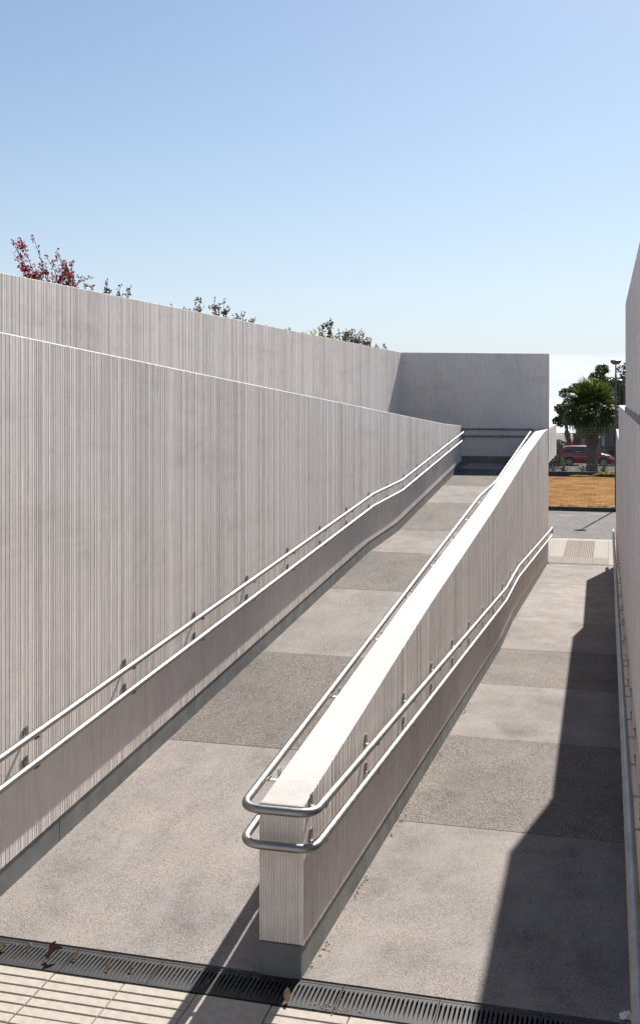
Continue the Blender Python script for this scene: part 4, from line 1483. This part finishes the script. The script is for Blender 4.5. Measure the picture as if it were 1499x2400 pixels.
M['dark_leaf'] = leaf_mat('dark_dry_leaf', [(0, (0.075, 0.035, 0.022)), (1, (0.10, 0.05, 0.03))], 0.05, 0.5)
M['pale_leaf'] = leaf_mat('pale_dry_leaf', [(0, (0.33, 0.21, 0.12)), (1, (0.36, 0.24, 0.15))], 0.05, 0.6)
curled_leaf(-2.93, 5.36, 0.006, 0.095, R(38), R(28), 0.9, 'largest curled dark brown leaf arching over the grate', 1, 'dark_leaf')
curled_leaf(-2.955, 5.44, 0.004, 0.062, R(60), R(55), 0.6, 'upright brown leaf left of the largest curled one', 2, 'dark_leaf')
curled_leaf(-2.79, 5.40, 0.004, 0.05, R(70), R(50), 0.5, 'pale tan leaf standing just right of the largest curled one', 3, 'pale_leaf')
curled_leaf(-3.09, 5.43, 0.004, 0.045, R(75), R(40), 0.5, 'small pale leaf near the upper edge of the grate at left', 4, 'pale_leaf')
curled_leaf(-3.25, 5.40, 0.004, 0.06, R(20), R(20), 0.6, 'pale twisted leaf at the very left edge of the grate', 5, 'pale_leaf')
curled_leaf(-2.575, 5.35, 0.004, 0.045, R(95), R(50), 0.6, 'tan leaf halfway between the big leaf and the rail shadow', 6, 'pale_leaf')
curled_leaf(-2.46, 5.37, 0.004, 0.035, R(30), R(30), 0.6, 'tiny tan leaf fragment left of the rail shadow', 7, 'pale_leaf')
curled_leaf(-1.566, 5.30, 0.004, 0.065, R(100), R(60), 0.8, 'upright tan leaf at the edge of the pier shadow on the grate', 8, 'pale_leaf')
curled_leaf(-2.02, 5.34, 0.004, 0.045, R(50), R(30), 0.6, 'small brown leaf lying in the shadow on the grate', 9, 'dark_leaf')

mb = MB()
rg = random.Random(99)


def crumb(x, y, z, s):
    a = rg.uniform(0, 6.28)
    dx, dy = math.cos(a) * s, math.sin(a) * s
    mb.add([(x - dx, y - dy, z + 0.002), (x - dy * 0.4, y + dx * 0.4, z + 0.003 + s * rg.random() * 0.5), (x + dx, y + dy, z + 0.003), (x + dy * 0.4, y - dx * 0.4, z + 0.003 + s * rg.random() * 0.6)], [(0, 1, 2, 3)])


for i in range(170):
    y = rg.choice((6.03, 6.85, 8.1, 10.3, 12.2, 14.4, 15.6, 17.5, 19.0, 20.5, 22)) + rg.gauss(0, 0.15)
    if y < 5.6: continue
    crumb(XM1 + 0.005 + abs(rg.gauss(0, 0.022)), y, Rf(y), rg.uniform(0.004, 0.016))
for i in range(260):
    y = rg.uniform(5.6, 27)
    crumb(XM1 - 0.004 + abs(rg.gauss(0, 0.012)), y, Rf(y), rg.uniform(0.003, 0.009))
for i in range(36):
    crumb(-1.33 + rg.gauss(0, 0.06), 5.31 + rg.gauss(0, 0.018), 0.003, rg.uniform(0.004, 0.012))
for i in range(90):
    crumb(rg.uniform(-3.5, -0.2), rg.uniform(5.29, 5.51), 0.003, rg.uniform(0.003, 0.007))
for i in range(14):
    crumb(-1.33 + rg.gauss(0, 0.03), 10.25 + rg.gauss(0, 0.1), Rf(10.25), rg.uniform(0.008, 0.02))
props(mb.build('leaf_litter', M['dry_leaf']), 'crumbs of dry leaf gathered along the skirting and on the grate', 'leaf litter', kind='stuff')

# crumpled paper at the bottom right corner
mb = MB()
rg = random.Random(8)
n = 7
for j in range(n):
    for i in range(n):
        u, v_ = i / (n - 1) - 0.5, j / (n - 1) - 0.5
        mb.v.append((0.085 + 0.07 * u + rg.uniform(-0.004, 0.004), 5.60 + 0.06 * v_ + rg.uniform(-0.004, 0.004), 0.004 + 0.032 * max(0, 1 - 3.2 * (u * u + v_ * v_)) * rg.uniform(0.3, 1.0)))
for j in range(n - 1):
    for i in range(n - 1):
        a = j * n + i
        mb.f.append((a, a + 1, a + n + 1, a + n))
props(mb.build('crumpled_paper', M['paper']), 'scrap of crumpled white paper in the shade by the drain, bottom right corner', 'litter')
